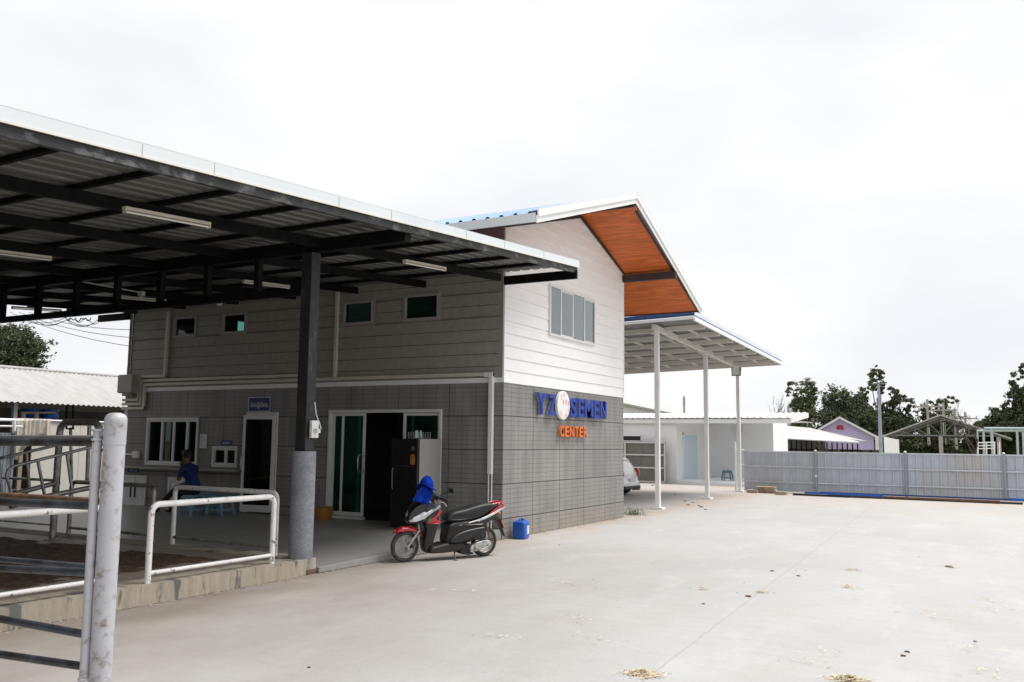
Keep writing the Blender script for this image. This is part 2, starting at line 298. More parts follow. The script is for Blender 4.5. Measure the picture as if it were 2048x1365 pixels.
# ------------------------------------------------------------------ object helpers
ORG = {}
def tag(o, label=None, cat=None, group=None, kind=None):
    if label: o['label'] = label
    if cat: o['category'] = cat
    if group: o['group'] = group
    if kind: o['kind'] = kind
    return o
def thing(name, loc, label, cat, group=None):
    o = bpy.data.objects.new(name, None); COL.objects.link(o); o.empty_display_size = .2
    o.location = loc; ORG[o.name] = Vector(loc)
    return tag(o, label, cat, group)
class B:
    def __init__(s): s.v = []; s.f = []
    def add(s, vs, fs):
        k = len(s.v); s.v += [tuple(p) for p in vs]; s.f += [tuple(i + k for i in f) for f in fs]; return s
    def box(s, x0, x1, y0, y1, z0, z1):
        return s.add([(x0, y0, z0), (x1, y0, z0), (x1, y1, z0), (x0, y1, z0), (x0, y0, z1), (x1, y0, z1), (x1, y1, z1), (x0, y1, z1)],
                     [(0, 3, 2, 1), (4, 5, 6, 7), (0, 1, 5, 4), (1, 2, 6, 5), (2, 3, 7, 6), (3, 0, 4, 7)])
    def hexa(s, p):   # 8 points, bottom 4 then top 4
        return s.add(p, [(0, 3, 2, 1), (4, 5, 6, 7), (0, 1, 5, 4), (1, 2, 6, 5), (2, 3, 7, 6), (3, 0, 4, 7)])
    def bar(s, a, b, w, h, up=(0, 0, 1)):   # rectangular bar between two points
        a, b = Vector(a), Vector(b); d = (b - a).normalized(); u = Vector(up)
        sx = d.cross(u).normalized() * w / 2; sy = sx.cross(d).normalized() * h / 2
        q = [a - sx - sy, a + sx - sy, a + sx + sy, a - sx + sy]; r = [p + (b - a) for p in q]
        return s.add(q + r, [(0, 1, 2, 3), (7, 6, 5, 4), (0, 4, 5, 1), (1, 5, 6, 2), (2, 6, 7, 3), (3, 7, 4, 0)])
    def tube(s, pts, r, n=12, cap=True):
        pts = [Vector(p) for p in pts]; rs = r if isinstance(r, (list, tuple)) else [r] * len(pts)
        t0 = (pts[1] - pts[0]).normalized(); ref = Vector((0, 0, 1)) if abs(t0.z) < .9 else Vector((1, 0, 0))
        u = t0.cross(ref).normalized(); k = len(s.v); m = len(pts)
        for i, p in enumerate(pts):
            t = ((pts[min(i + 1, m - 1)] - pts[i]).normalized() + (pts[i] - pts[max(i - 1, 0)]).normalized())
            t = t.normalized() if t.length > 1e-6 else t0
            u = (u - t * u.dot(t)).normalized(); v = t.cross(u)
            for j in range(n):
                a = 2 * math.pi * j / n; s.v.append(tuple(p + (u * math.cos(a) + v * math.sin(a)) * rs[i]))
        for i in range(m - 1):
            for j in range(n):
                a = k + i * n + j; b = k + i * n + (j + 1) % n; s.f.append((a, b, b + n, a + n))
        if cap:
            s.f.append(tuple(k + j for j in reversed(range(n)))); s.f.append(tuple(k + (m - 1) * n + j for j in range(n)))
        return s
    def lathe(s, c, prof, n=24, axis='z'):   # prof (r, h)
        k = len(s.v)
        for r, h in prof:
            for j in range(n):
                a = 2 * math.pi * j / n; x, y = r * math.cos(a), r * math.sin(a)
                q = {'z': (x, y, h), 'y': (x, h, y), 'x': (h, x, y)}[axis]
                s.v.append((c[0] + q[0], c[1] + q[1], c[2] + q[2]))
        m = len(prof)
        for i in range(m - 1):
            for j in range(n):
                a = k + i * n + j; b = k + i * n + (j + 1) % n; s.f.append((a, b, b + n, a + n))
        if prof[0][0] > 1e-5: s.f.append(tuple(k + j for j in reversed(range(n))))
        if prof[-1][0] > 1e-5: s.f.append(tuple(k + (m - 1) * n + j for j in range(n)))
        return s
    def prism(s, poly, a, b, axis='y'):   # poly in the two other axes
        n = len(poly); k = len(s.v)
        for h in (a, b):
            for p, q in poly: s.v.append({'y': (p, h, q), 'x': (h, p, q), 'z': (p, q, h)}[axis])
        s.f.append(tuple(k + i for i in range(n))); s.f.append(tuple(k + n + i for i in reversed(range(n))))
        for i in range(n): j = (i + 1) % n; s.f.append((k + i, k + n + i, k + n + j, k + j))
        return s
    def quad(s, *p): return s.add(p, [tuple(range(len(p)))])
    def build(s, name, m, parent=None, smooth=False, bevel=0, org=None, autos=False):
        me = bpy.data.meshes.new(name)
        o0 = ORG[parent.name] if parent is not None else Vector(org or (0, 0, 0))
        me.from_pydata([(p[0] - o0[0], p[1] - o0[1], p[2] - o0[2]) for p in s.v], [], s.f); me.update()
        bm_fix(me)
        ms = m if isinstance(m, (list, tuple)) else [m]
        for q in ms: me.materials.append(q)
        if smooth:
            for p in me.polygons: p.use_smooth = True
            if len(me.polygons) < 6000: me.set_sharp_from_angle(angle=R_(38 if autos else 50))
        o = bpy.data.objects.new(name, me); COL.objects.link(o)
        if parent is not None: o.parent = parent
        else: o.location = o0
        ORG[o.name] = o0
        if bevel:
            md = o.modifiers.new('bevel', 'BEVEL'); md.width = bevel; md.segments = 2; md.limit_method = 'ANGLE'
        return o
import bmesh
def bm_fix(me):
    if len(me.polygons) > 6000: return
    bm = bmesh.new(); bm.from_mesh(me); bmesh.ops.recalc_face_normals(bm, faces=bm.faces); bm.to_mesh(me); bm.free()
def struct(o, label=None): o['kind'] = 'structure'; return o
def copy_tree(o, parent=None):
    c = o.copy(); COL.objects.link(c); c.parent = parent; ORG[c.name] = ORG.get(o.name, Vector())
    for ch in list(o.children): copy_tree(ch, c)
    return c

def rib(x0, x1, pitch=.2, h=.025, base=.0, w=.055):
    """trapezoid rib profile across x: list of (x, dz)"""
    out = []; n = max(1, int(round((x1 - x0) / pitch)))
    p = (x1 - x0) / n
    for i in range(n):
        a = x0 + i * p
        out += [(a, base), (a + p * .5 - w * .75, base), (a + p * .5 - w * .35, base + h), (a + p * .5 + w * .35, base + h), (a + p * .5 + w * .75, base)]
    out.append((x1, base)); return out
def ribbed(bd, prof, f0, f1, thick=.003):
    """prof [(s,dz)], f0/f1: functions s,dz -> point at the two ends"""
    n = len(prof); k = len(bd.v)
    for dz0 in (0, -thick):
        for f in (f0, f1):
            for s_, dz in prof: bd.v.append(tuple(f(s_, dz + dz0)))
    for i in range(n - 1):
        bd.f.append((k + i, k + i + 1, k + n + i + 1, k + n + i)); bd.f.append((k + 2 * n + i, k + 3 * n + i, k + 3 * n + i + 1, k + 2 * n + i + 1))
        bd.f.append((k + i, k + 2 * n + i, k + 2 * n + i + 1, k + i + 1)); bd.f.append((k + n + i, k + n + i + 1, k + 3 * n + i + 1, k + 3 * n + i))
    return bd
def grid_rects(x0, x1, z0, z1, holes, zcuts=()):
    xs = sorted({x0, x1, *[h[0] for h in holes], *[h[1] for h in holes]}); zs = sorted({z0, z1, *[h[2] for h in holes], *[h[3] for h in holes], *zcuts})
    xs = [x for x in xs if x0 <= x <= x1]; zs = [z for z in zs if z0 <= z <= z1]; out = []
    for c, d in zip(zs, zs[1:]):
        run = None
        for a, b in zip(xs, xs[1:]):
            mx_, mz = (a + b) / 2, (c + d) / 2
            inside = any(h[0] < mx_ < h[1] and h[2] < mz < h[3] for h in holes)
            if not inside: run = [run[0], b] if run else [a, b]
            if inside and run: out.append((run[0], run[1], c, d)); run = None
        if run: out.append((run[0], run[1], c, d))
    return out
def text_mesh(s, size=1, extrude=.01, bold=0, res=4):
    cu = bpy.data.curves.new('txt', 'FONT'); cu.body = s; cu.size = size; cu.extrude = extrude; cu.offset = bold; cu.resolution_u = res
    cu.align_x = 'CENTER'; cu.align_y = 'CENTER'
    o = bpy.data.objects.new('txt', cu); COL.objects.link(o)
    dg = bpy.context.evaluated_depsgraph_get(); dg.update()
    me = bpy.data.meshes.new_from_object(o.evaluated_get(dg)); bpy.data.objects.remove(o)
    vs = [tuple(v.co) for v in me.vertices]; fs = [tuple(p.vertices) for p in me.polygons]
    bpy.data.meshes.remove(me); return vs, fs
def fit_text(bd, s, fn, w0, w1, h0, h1, d, bold=0.0):
    """put a text into bd, fitted to width range and height range; fn(a, b, c) -> point (a across, b up, c out)"""
    vs, fs = text_mesh(s, 1, .5, bold)
    if not vs: return
    xs = [v[0] for v in vs]; ys = [v[1] for v in vs]; a, b, c, e = min(xs), max(xs), min(ys), max(ys)
    out = [fn(w0 + (v[0] - a) / (b - a) * (w1 - w0), h0 + (v[1] - c) / (e - c) * (h1 - h0), (v[2] + .5) * d) for v in vs]
    bd.add(out, fs)

# ================================================================== GROUND
g = B(); g.quad((-400, -400, -.03), (400, -400, -.03), (400, 600, -.03), (-400, 600, -.03)); struct(g.build('ground', M['soil']))
g = B()
for i in range(1):
    g.quad((-14, -40, 0), (30, -40, 0), (30, 30, 0), (-14, 30, 0))
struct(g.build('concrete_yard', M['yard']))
g = B(); g.hexa([(-14, -4.45, .004), (0, -4.45, .004), (0, -.02, .004), (-14, -.02, .004), (-14, -4.45, .15), (0, -4.45, .07), (0, -.02, .165), (-14, -.02, .165)])
g.box(-14, -9.6, -.02, 8, .004, .15)
struct(g.build('porch_floor', M['porch'], bevel=.008))
# pen: concrete slab with kerb, trodden manure on top
def kerb_poly():
    bd = B(); ys = [-38 + i * .35 for i in range(95)] + [-4.78]
    pts = [(random.Random(int(y * 97)).uniform(-.006, .006)) for y in ys]
    for i in range(len(ys) - 1):
        a, b = pts[i], pts[i + 1]
        bd.hexa([(-.34, ys[i], .004), (a + .008, ys[i], .004), (b + .008, ys[i + 1], .004), (-.34, ys[i + 1], .004), (-.34, ys[i], .19), (a, ys[i], .19), (b, ys[i + 1], .19), (-.34, ys[i + 1], .19)])
    bd.box(-12, -.34, -4.78, -4.42, .004, .19); bd.box(-.34, -.01, -4.78, -4.5, .004, .188)
    return bd
struct(kerb_poly().build('kerb', M['curb']))
g = B(); g.box(-12, -.34, -38, -4.78, .004, .182); struct(g.build('pen_floor', M['penfloor']))
def heap(x0, x1, y0, y1, z, amp, seed, n=70):
    r = np.random.RandomState(seed); bd = B(); k = 0; ny = int(n * (y1 - y0) / (x1 - x0)) + 2
    ph = r.rand(30, 5)
    from mathutils import noise as mn
    def h(x, y):
        v = 0
        e = min(x - x0, (x1 - x), y - y0, (y1 - y))
        f = mn.fractal(Vector((x * 1.1, y * 1.1, 3.1 + seed)), 1.0, 2.1, 5); g_ = mn.fractal(Vector((x * 6, y * 6, 8.0)), .8, 2.2, 4)
        v = min(1, max(0, e * 1.6 - .25)) * (.55 + .55 * f) + .16 * g_ * min(1, max(0, e * 3)) - .12
        return z + amp * v * 1.5
    for j in range(ny + 1):
        for i in range(n + 1):
            x = x0 + (x1 - x0) * i / n; y = y0 + (y1 - y0) * j / ny; bd.v.append((x, y, h(x, y)))
    for j in range(ny):
        for i in range(n):
            a = j * (n + 1) + i; q = (a, a + 1, a + n + 2, a + n + 1)
            if max(bd.v[p][2] for p in q) > z - .001: bd.f.append(q)
    return bd
tag(heap(-11.5, -.62, -20, -4.95, .185, .07, 3, 190).build('manure', M['dung'], smooth=True), 'brown trodden manure and straw spread over the pen floor', 'manure', kind='stuff')

# ================================================================== MAIN BUILDING
XL, W = -9.42, 5.37
bld = thing('two_storey_office', (0, 0, 0), 'office with white boards over grey tiles, wood soffit and gabled roof', 'building')
# holes in the wall under the canopy  (x0,x1,z0,z1)
H_slide = (-3.73, -1.21, .17, 2.15); H_door = (-5.83, -5.0, .17, 2.12); H_win = (-8.74, -7.18, 1.03, 2.02); H_hatch = (-6.74, -6.05, 1.03, 1.45)
H_up = [(-8.08, -7.40, 3.72, 4.15), (-6.64, -5.97, 3.73, 4.14), (-3.47, -2.77, 3.74, 4.17), (-2.07, -1.32, 3.74, 4.20)]
def clad_faces(bd, rects_fn, z0, z1, pitch=.2105, lap=.014, tofn=None):
    """lapped boards: each row leans out towards its bottom edge"""
    z = z0
    while z < z1 - 1e-4:
        zt = min(z + pitch, z1)
        for a, b, c, d in rects_fn(z, zt):
            o0 = lap * (1 - (c - z) / pitch); o1 = lap * (1 - (d - z) / pitch) * .25
            d2 = d - .008 if abs(d - zt) < 1e-6 else d
            bd.add([tofn(a, o0, c), tofn(b, o0, c), tofn(b, o1, d2), tofn(a, o1, d2), tofn(a, -.01, c), tofn(b, -.01, c)], [(0, 1, 2, 3), (0, 4, 5, 1)])
        z = zt
# wall under the canopy (faces -Y)
bd = B()
for a, b, c, d in grid_rects(XL, -.0, .0, 2.585, [H_slide, H_door, H_win, H_hatch]): bd.box(a, b, 0, .12, c, d)
bd.build('tiled_wall', M['tile'], bld)
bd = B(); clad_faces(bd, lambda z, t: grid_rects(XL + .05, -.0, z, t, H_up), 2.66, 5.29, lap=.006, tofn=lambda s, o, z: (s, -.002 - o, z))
bd.build('boarded_wall', M['clad_shaded_dusty'], bld)
bd = B()
for a, b, c, d in grid_rects(XL, -.002, 2.59, 5.32, H_up): bd.box(a, b, .004, .12, c, d)
bd.build('sheathing', M['black'], bld)
bd = B(); bd.box(XL, -.012, -.022, .003, 2.587, 2.668); bd.build('white_trim', M['clad'], bld)
bd = B(); bd.box(XL, -.003, -.03, .003, 4.62, 5.33); bd.build('plum_band', M['plum'], bld)
# gable wall (faces +X)
ZR, YR, XF = 6.48, 3.07, 1.23; YL_, YRr = -1.14, 7.28; SL, SR = .318, .388
def wall_top(y): return (5.228 + .287 * y) if y < 3.06 else (6.10 - .328 * (y - 3.06))
H_gw = (1.655, 3.74, 3.57, 4.53)
def gable_rows(z, t):
    out = []
    for a, b, c, d in grid_rects(-.014, W, z, t, [H_gw]): out.append((a, b, c, d))
    return out
bd = B(); bd.box(-.12, -.0, .1205, W, 0, 2.585); bd.build('tiled_wall', M['tile'], bld)
bd = B(); z = 2.588
while z < 5.22:
    zt = z + .2105
    for a, b, c, d in gable_rows(z, zt):
        o0 = .014 * (1 - (c - z) / .2105); o1 = .0035 * (1 - (d - z) / .2105)
        if zt > 5.2:
            # clip to the slopes
            b = min(b, W)
        d2 = d - .0015 if abs(d - zt) < 1e-6 else d
        bd.add([(o0, a, c), (o0, b, c), (o1, b, d2), (o1, a, d2), (-.01, a, c), (-.01, b, c)], [(0, 1, 2, 3), (0, 4, 5, 1)])
    z = zt
while z < 6.1:   # rows inside the gable triangle
    zt = z + .2105
    lo = lambda q: max(-.014, (q - 5.235) / .287 - .2); hi = lambda q: min(W, 3.06 + (6.12 - q) / .328 + .2)
    a0, b0, a1, b1 = lo(z), hi(z), lo(zt), hi(zt)
    if a1 > b1: a1 = b1 = 3.06
    bd.add([(.014, a0, z), (.014, b0, z), (.0035, b1, zt - .0015), (.0035, a1, zt - .0015), (-.01, a0, z), (-.01, b0, z)], [(0, 1, 2, 3), (0, 4, 5, 1)])
    z = zt
bd.build('boarded_gable', M['clad'], bld)
bd = B(); bd.prism([(.002, 2.59), (W - .002, 2.59), (W - .002, 5.3), (3.06, 6.16), (.002, 5.2)], -.11, -.004, 'x')
bd.build('sheathing', M['greybox'], bld)
bd = B(); bd.box(-.016, .018, -.018, .014, 2.59, 5.24); bd.build('corner_board', M['clad'], bld)
bd = B(); bd.box(-.02, .02, W - .02, W + .014, 2.59, 5.33); bd.build('corner_board', M['clad'], bld)
# back and far walls, upper floor, ceiling
bd = B(); bx_, bz_ = None, None
# far opening that shows through the second upper window
pa, pe = atX(468, 664, XL), atX(492, 646, XL)
bd.box(XL, -.12, W - .12, W, 0, 5.4)
for a, b, c, d in grid_rects(.12, W - .12, 0, 5.3, [(min(pa.y, pe.y), max(pa.y, pe.y), pa.z, pe.z)]): bd.box(XL, XL + .12, a, b, c, d)
bd.build('rear_wall', M['clad'], bld)
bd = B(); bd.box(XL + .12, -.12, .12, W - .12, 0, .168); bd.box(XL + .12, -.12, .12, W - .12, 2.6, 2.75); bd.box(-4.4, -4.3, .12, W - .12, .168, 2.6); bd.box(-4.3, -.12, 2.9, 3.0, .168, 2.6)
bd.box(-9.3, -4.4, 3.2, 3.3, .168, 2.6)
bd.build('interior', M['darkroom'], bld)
# roof
def roofz(y, off=0): return ZR + off - (SL * (YR - y) if y < YR else SR * (y - YR))
XB = XL - .7
bd = B()
for (ya, yb) in ((YL_, YR), (YRr, YR)):
    ribbed(bd, rib(XB, XF - .03, .25, .03, 0, .06), lambda s, dz, ya=ya: (s, ya, roofz(ya, -.05) + dz), lambda s, dz, yb=yb: (s, yb, roofz(yb, -.05) + dz))
bd.build('roof_sheet', M['blueroof'], bld)
bd = B()   # soffit: stained wood boards
bd.hexa([(-9.9, YR, roofz(YR, -.285)), (XF - .05, YR, roofz(YR, -.285)), (XF - .05, YRr - .03, roofz(YRr, -.16)), (-9.9, YRr - .03, roofz(YRr, -.16)),
         (-9.9, YR, roofz(YR, -.26)), (XF - .05, YR, roofz(YR, -.26)), (XF - .05, YRr - .03, roofz(YRr, -.135)), (-9.9, YRr - .03, roofz(YRr, -.135))])
bd.hexa([(-9.9, YL_ + .05, roofz(YL_, -.13)), (XF - .055, YL_ + .05, roofz(YL_, -.13)), (XF - .055, YR - .07, roofz(YR, -.13)), (-9.9, YR - .07, roofz(YR, -.13)),
         (-9.9, YL_ + .05, roofz(YL_, -.10)), (XF - .055, YL_ + .05, roofz(YL_, -.10)), (XF - .055, YR - .07, roofz(YR, -.10)), (-9.9, YR - .07, roofz(YR, -.10))])
bd.build('soffit', M['wood'], bld)
bd = B()   # dark trim along wall tops, eave, ridge beam and wall plate that carry the overhang
def rake(bd, x0, x1, zt, zb, ya=YL_, yb=YRr):
    for a, b in ((ya, YR), (YR, yb)):
        bd.hexa([(x0, a, roofz(a, zb)), (x1, a, roofz(a, zb)), (x1, b, roofz(b, zb)), (x0, b, roofz(b, zb)), (x0, a, roofz(a, zt)), (x1, a, roofz(a, zt)), (x1, b, roofz(b, zt)), (x0, b, roofz(b, zt))])
bd.bar((XF - .07, 3.2, roofz(3.2, -.27)), (XF - .07, YRr, roofz(YRr, -.15)), .06, .07)
bd.bar((.03, 3.06, 6.12), (.03, W, 5.375), .03, .06)
bd.bar((.03, -.02, 5.315), (.03, 2.98, 6.17), .04, .17)
bd.build('dark_trim', M['brown'], bld)
bd = B(); bd.box(-.3, 1.17, 2.99, 3.068, 6.19, 6.37); bd.build('ridge_beam', M['brown'], bld)
bd = B(); bd.box(-.3, 1.24, 5.31, 5.43, 5.165, 5.315); bd.build('wall_plate', M['brown'], bld)
bd = B(); bd.box(-9.9, XF - .05, YRr - .08, YRr - .02, roofz(YRr, -.17), roofz(YRr, -.10)); bd.build('eave_trim', M['brown'], bld)
bd = B(); rake(bd, XF - .025, XF, -.0, -.115); rake(bd, XF - .05, XF - .026, -.09, -.215); bd.build('rake_fascia', M['white'], bld)
bd = B(); rake(bd, XF - .14, XF + .002, .006, .0); bd.bar((XF + .0015, YR, ZR - .06), (XF + .004, YR, ZR - .06), .02, .13); bd.build('rake_flashing', M['fascia'], bld)
bd = B(); bd.box(XB, XF - .052, YL_ - .02, YL_ + .0, roofz(YL_, -.20), roofz(YL_, -.055)); bd.build('eave_fascia', M['fascia'], bld)
bd = B(); bd.box(XB, XF, YRr + .002, YRr + .02, roofz(YRr, -.155), roofz(YRr, -.03)); bd.build('eave_fascia', M['white'], bld)

# windows
def window(parent, plane, a0, a1, z0, z1, splits, gl, fm='alu', depth=.05, fw=.045, out=.02, stiles=True, so=0, po=-.03):
    """plane 'y': a along x, facing -Y at y=0; plane 'x': a along y, facing +X at x=0"""
    def bx(bd, p, q, r, s, o0, o1):
        if plane == 'y': bd.box(p, q, -o1, -o0, r, s)
        else: bd.box(o0, o1, p, q, r, s)
    bd = B()
    bx(bd, a0, a1, z1 - fw, z1, -depth, out); bx(bd, a0, a1, z0, z0 + fw, -depth, out)
    bx(bd, a0, a0 + fw, z0 + fw, z1 - fw, -depth, out); bx(bd, a1 - fw, a1, z0 + fw, z1 - fw, -depth, out)
    for i, s in enumerate(splits):
        o = (.004 if i % 2 else .012) + so; bx(bd, s - fw * .5, s + fw * .5, z0 + fw, z1 - fw, -depth + .01, o)
    if splits and stiles:
        e = [a0 + fw] + list(splits) + [a1 - fw]
        for i in range(len(e) - 1):
            p, q = e[i] + (fw * .5 if i else 0), e[i + 1] - (fw * .5 if i < len(e) - 2 else 0)
            bx(bd, p, q, z0 + fw, z0 + fw * 1.7, -depth + .015, .002 + so); bx(bd, p, q, z1 - fw * 1.7, z1 - fw, -depth + .015, .002 + so)
    wn_ = bd.build('window', M[fm], parent, bevel=.003)
    e = [a0 + fw] + list(splits) + [a1 - fw]
    for i in range(len(e) - 1):
        p = B(); bx(p, e[i], e[i + 1], z0 + fw, z1 - fw, po - .006 * (i % 2), po + .005 - .006 * (i % 2)); p.build('pane', M[gl], wn_)
    return wn_
w1 = window(bld, 'x', 1.655, 3.74, 3.57, 4.53, (2.14, 2.69, 3.22), 'glass_blue', depth=.0, out=.045, fw=.04, so=.024, po=.022)
# boards run behind the glass, so seat the panes proud of them
for h in H_up: window(bld, 'y', h[0], h[1], h[2], h[3], (), 'glass_green', fm='alushaded', out=.03, fw=.038, depth=.1)
window(bld, 'y', *H_win, (-8.28, -7.93, -7.52), 'glass_green', out=.03, fw=.05, depth=.08)
window(bld, 'y', *H_hatch, (-6.38,), 'glass_dark', out=.03, fw=.05, depth=.08)
# frames around upper windows stand on cover strips
for h in H_up + [H_win]:
    bd = B(); a, b, c, d = h
    bd.box(a - .03, b + .03, -.018, -.003, d, d + .03); bd.box(a - .03, a, -.018, -.003, c, d); bd.box(b, b + .03, -.018, -.003, c, d); bd.box(a - .03, b + .03, -.018, -.003, c - .03, c); bd.build('window_casing', M['clad_shaded_dusty'], bld)

# sliding door: outer frame, fixed and sliding leaves
bd = B(); a, b, c, d = H_slide
bd.box(a, b, -.03, .1, d - .055, d); bd.box(a, a + .055, -.03, .1, c + .05, d - .055); bd.box(b - .05, b, -.03, .1, c, d - .055); bd.box(a, -2.9, -.03, .1, c, c + .05)
sl = bd.build('sliding_door', M['alu'], bld, bevel=.004)
def leaf(x0, x1, y, stile, gl, parent, z0=.23, z1=2.09):
    bd = B(); bd.box(x0, x0 + stile, y, y + .03, z0, z1); bd.box(x1 - stile, x1, y, y + .03, z0, z1)
    bd.box(x0 + stile, x1 - stile, y, y + .03, z1 - .05, z1); bd.box(x0 + stile, x1 - stile, y, y + .03, z0, z0 + .07)
    o = bd.build('leaf', M['alu'], parent, bevel=.003)
    g = B(); g.box(x0 + stile, x1 - stile, y + .012, y + .018, z0 + .07, z1 - .05); g.build('pane', M[gl], o); return o
leaf(-3.67, -3.02, .03, .055, 'glass_teal', sl); l2 = leaf(-3.42, -2.875, -.012, .05, 'glass_teal', sl)
leaf(-2.06, -1.26, .03, .06, 'glass_teal', sl); leaf(-1.9, -1.262, .065, .05, 'glass_teal', sl)
def handle(x, y, z, parent, h=.32, r=.011, out=.05, sgn=-1):
    bd = B(); pts = [(x, y, z), (x, y + sgn * out, z + .015), (x + .0, y + sgn * (out + .018), z + h * .25), (x, y + sgn * (out + .018), z + h * .75), (x, y + sgn * out, z + h - .015), (x, y, z + h)]
    bd.tube(pts, r, 10); bd.build('handle', M['chrome'], parent, smooth=True)
handle(-2.96, -.015, 1.02, sl); handle(-2.87, .02, 1.02, sl, sgn=-1)
# hinged door, leaf standing open
bd = B(); a, b, c, d = H_door
bd.box(a, b, -.03, .1, d - .055, d); bd.box(a, a + .05, -.03, .1, c, d - .055); bd.box(b - .05, b, -.03, .1, c, d - .055)
dr = bd.build('hinged_door', M['alu'], bld, bevel=.004)
bd = B(); a = Vector((-5.05, -.035, 0)); dirv = Vector((-.70, -.13, 0)); 
def dl(t, z): p = a + dirv * t; return (p.x, p.y, z)
for t0, t1, z0, z1 in ((0, .075, .2, 2.06), (.925, 1, .2, 2.06), (.075, .925, 1.98, 2.06), (.075, .925, .2, .33)):
    bd.bar(dl((t0 + t1) / 2, z0), dl((t0 + t1) / 2, z1), .035, (t1 - t0) * .712, up=(-.7, -.13, 0)) if t1 - t0 < .1 else bd.bar(dl(t0, (z0 + z1) / 2), dl(t1, (z0 + z1) / 2), .035, z1 - z0)
lf = bd.build('leaf', M['alu'], dr)
p = B(); p.bar(dl(.075, 1.15), dl(.925, 1.15), .006, 1.66); p.build('pane', M['glass_dark'], lf)
bd = B(); q = Vector(dl(.955, 0)); n_ = Vector((.183, -.983, 0))
for sg in (1, -1):
    bd.tube([q + n_ * sg * .02 + Vector((0, 0, .95)), q + n_ * sg * .07 + Vector((0, 0, .98)), q + n_ * sg * .085 + Vector((0, 0, 1.12)), q + n_ * sg * .07 + Vector((0, 0, 1.26)), q + n_ * sg * .02 + Vector((0, 0, 1.29))], .011, 8)
bd.build('handle', M['chrome'], lf, smooth=True)

# counter along the wall, louvred cupboard doors
bd = B(); bd.box(-9.6, -5.88, -.18, -.002, .95, .985); bd.build('counter', M['greybox'], bld, bevel=.004)
def louvre(x0, x1, z0, z1):
    bd = B(); f = .05
    bd.box(x0, x1, -.035, -.002, z1 - f, z1); bd.box(x0, x1, -.035, -.002, z0, z0 + f); bd.box(x0, x0 + f, -.035, -.002, z0 + f, z1 - f); bd.box(x1 - f, x1, -.035, -.002, z0 + f, z1 - f)
    xm = (x0 + x1) / 2; bd.box(xm - .03, xm + .03, -.035, -.002, z0 + f, z1 - f)
    for xa, xb in ((x0 + f, xm - .03), (xm + .03, x1 - f)):
        bd.box(xa, xb, -.012, -.003, z0 + f, z1 - f)
        n = int((z1 - z0 - 2 * f - .1) / .045)
        for i in range(n):
            z = z0 + f + .05 + i * .045; bd.hexa([(xa + .03, -.036, z), (xb - .03, -.036, z), (xb - .03, -.014, z + .02), (xa + .03, -.014, z + .02), (xa + .03, -.036, z + .006), (xb - .03, -.036, z + .006), (xb - .03, -.014, z + .028), (xa + .03, -.014, z + .028)])
    o = bd.build('louvre_door', M['alu'], bld)
    h = B(); 
    for sx in (-1, 1): h.box(xm + sx * .065 - .022, xm + sx * .065 + .022, -.045, -.036, (z0 + z1) / 2 - .15, (z0 + z1) / 2 + .16)
    h.build('handle', M['plastic_black'], o)
louvre(-9.44, -8.66, .17, .8); louvre(-7.98, -7.17, .2, .79)

# conduits and pipes fixed to the wall
def conduit(pts, wd=.075, dp=.05, m='pvc'):
    bd = B()
    for i in range(len(pts) - 1):
        (x0, z0), (x1, z1) = pts[i], pts[i + 1]
        if abs(x1 - x0) > abs(z1 - z0): bd.box(min(x0, x1) - wd / 2, max(x0, x1) + wd / 2, -.024 - dp, -.024, z0 - wd / 2, z0 + wd / 2)
        else: bd.box(x0 - wd / 2, x0 + wd / 2, -.024 - dp - .003 * (i + 1), -.021, min(z0, z1) - wd / 2 + .001, max(z0, z1) + wd / 2 - .001)
    return bd.build('conduit', M[m], bld, bevel=.006)
conduit([(-9.5, 2.23), (-8.84, 2.23), (-8.84, 2.73), (-.33, 2.73)], .06)
conduit([(-9.5, 2.32), (-8.93, 2.32), (-8.93, 2.82), (-4.2, 2.82)], .06)
conduit([(-9.5, 2.41), (-9.02, 2.41), (-9.02, 2.91), (-8.22, 2.91), (-8.22, 4.25)], .06)
conduit([(-3.59, 4.38), (-3.59, 2.80)], .07)
conduit([(-.30, 2.72), (-.20, 2.72), (-.20, 1.10)], .08, .06, 'white')
bd = B()
for dx in (-.03, .03): bd.tube([(-.2 + dx, -.055, 1.12), (-.2 + dx, -.055, .17)], .013, 8)
bd.build('thin_pipe', M['white'], bld, smooth=True)
bd = B(); bd.tube([(-9.5, -.04, 1.24), (-9.1, -.04, 1.24)], .018, 8); bd.box(-9.1, -8.93, -.07, -.005, 1.17, 1.31); bd.build('socket_outlet', M['white'], bld)
bd = B(); bd.tube([(XL - .02, -.02, 2.3), (XL - .02, -.02, 5.1)], .03, 8); bd.build('corner_pipe', M['plum'], bld)
bd = B(); bd.box(-9.47, -9.02, -.24, -.03, 2.55, 2.95); eb = bd.build('meter_box', M['greybox'], None, bevel=.012, org=(-9.25, -.03, 2.55)); tag(eb, 'grey electrical cabinet at the far left corner of the shaded wall', 'electrical box')
bd = B(); bd.box(-9.47, -9.02, -.252, -.242, 2.57, 2.93); bd.build('lid', M['greybox'], eb, bevel=.004)
bd = B(); bd.box(-9.4, -9.2, -.18, -.08, 2.49, 2.548); bd.build('cable_gland', M['greybox'], eb)

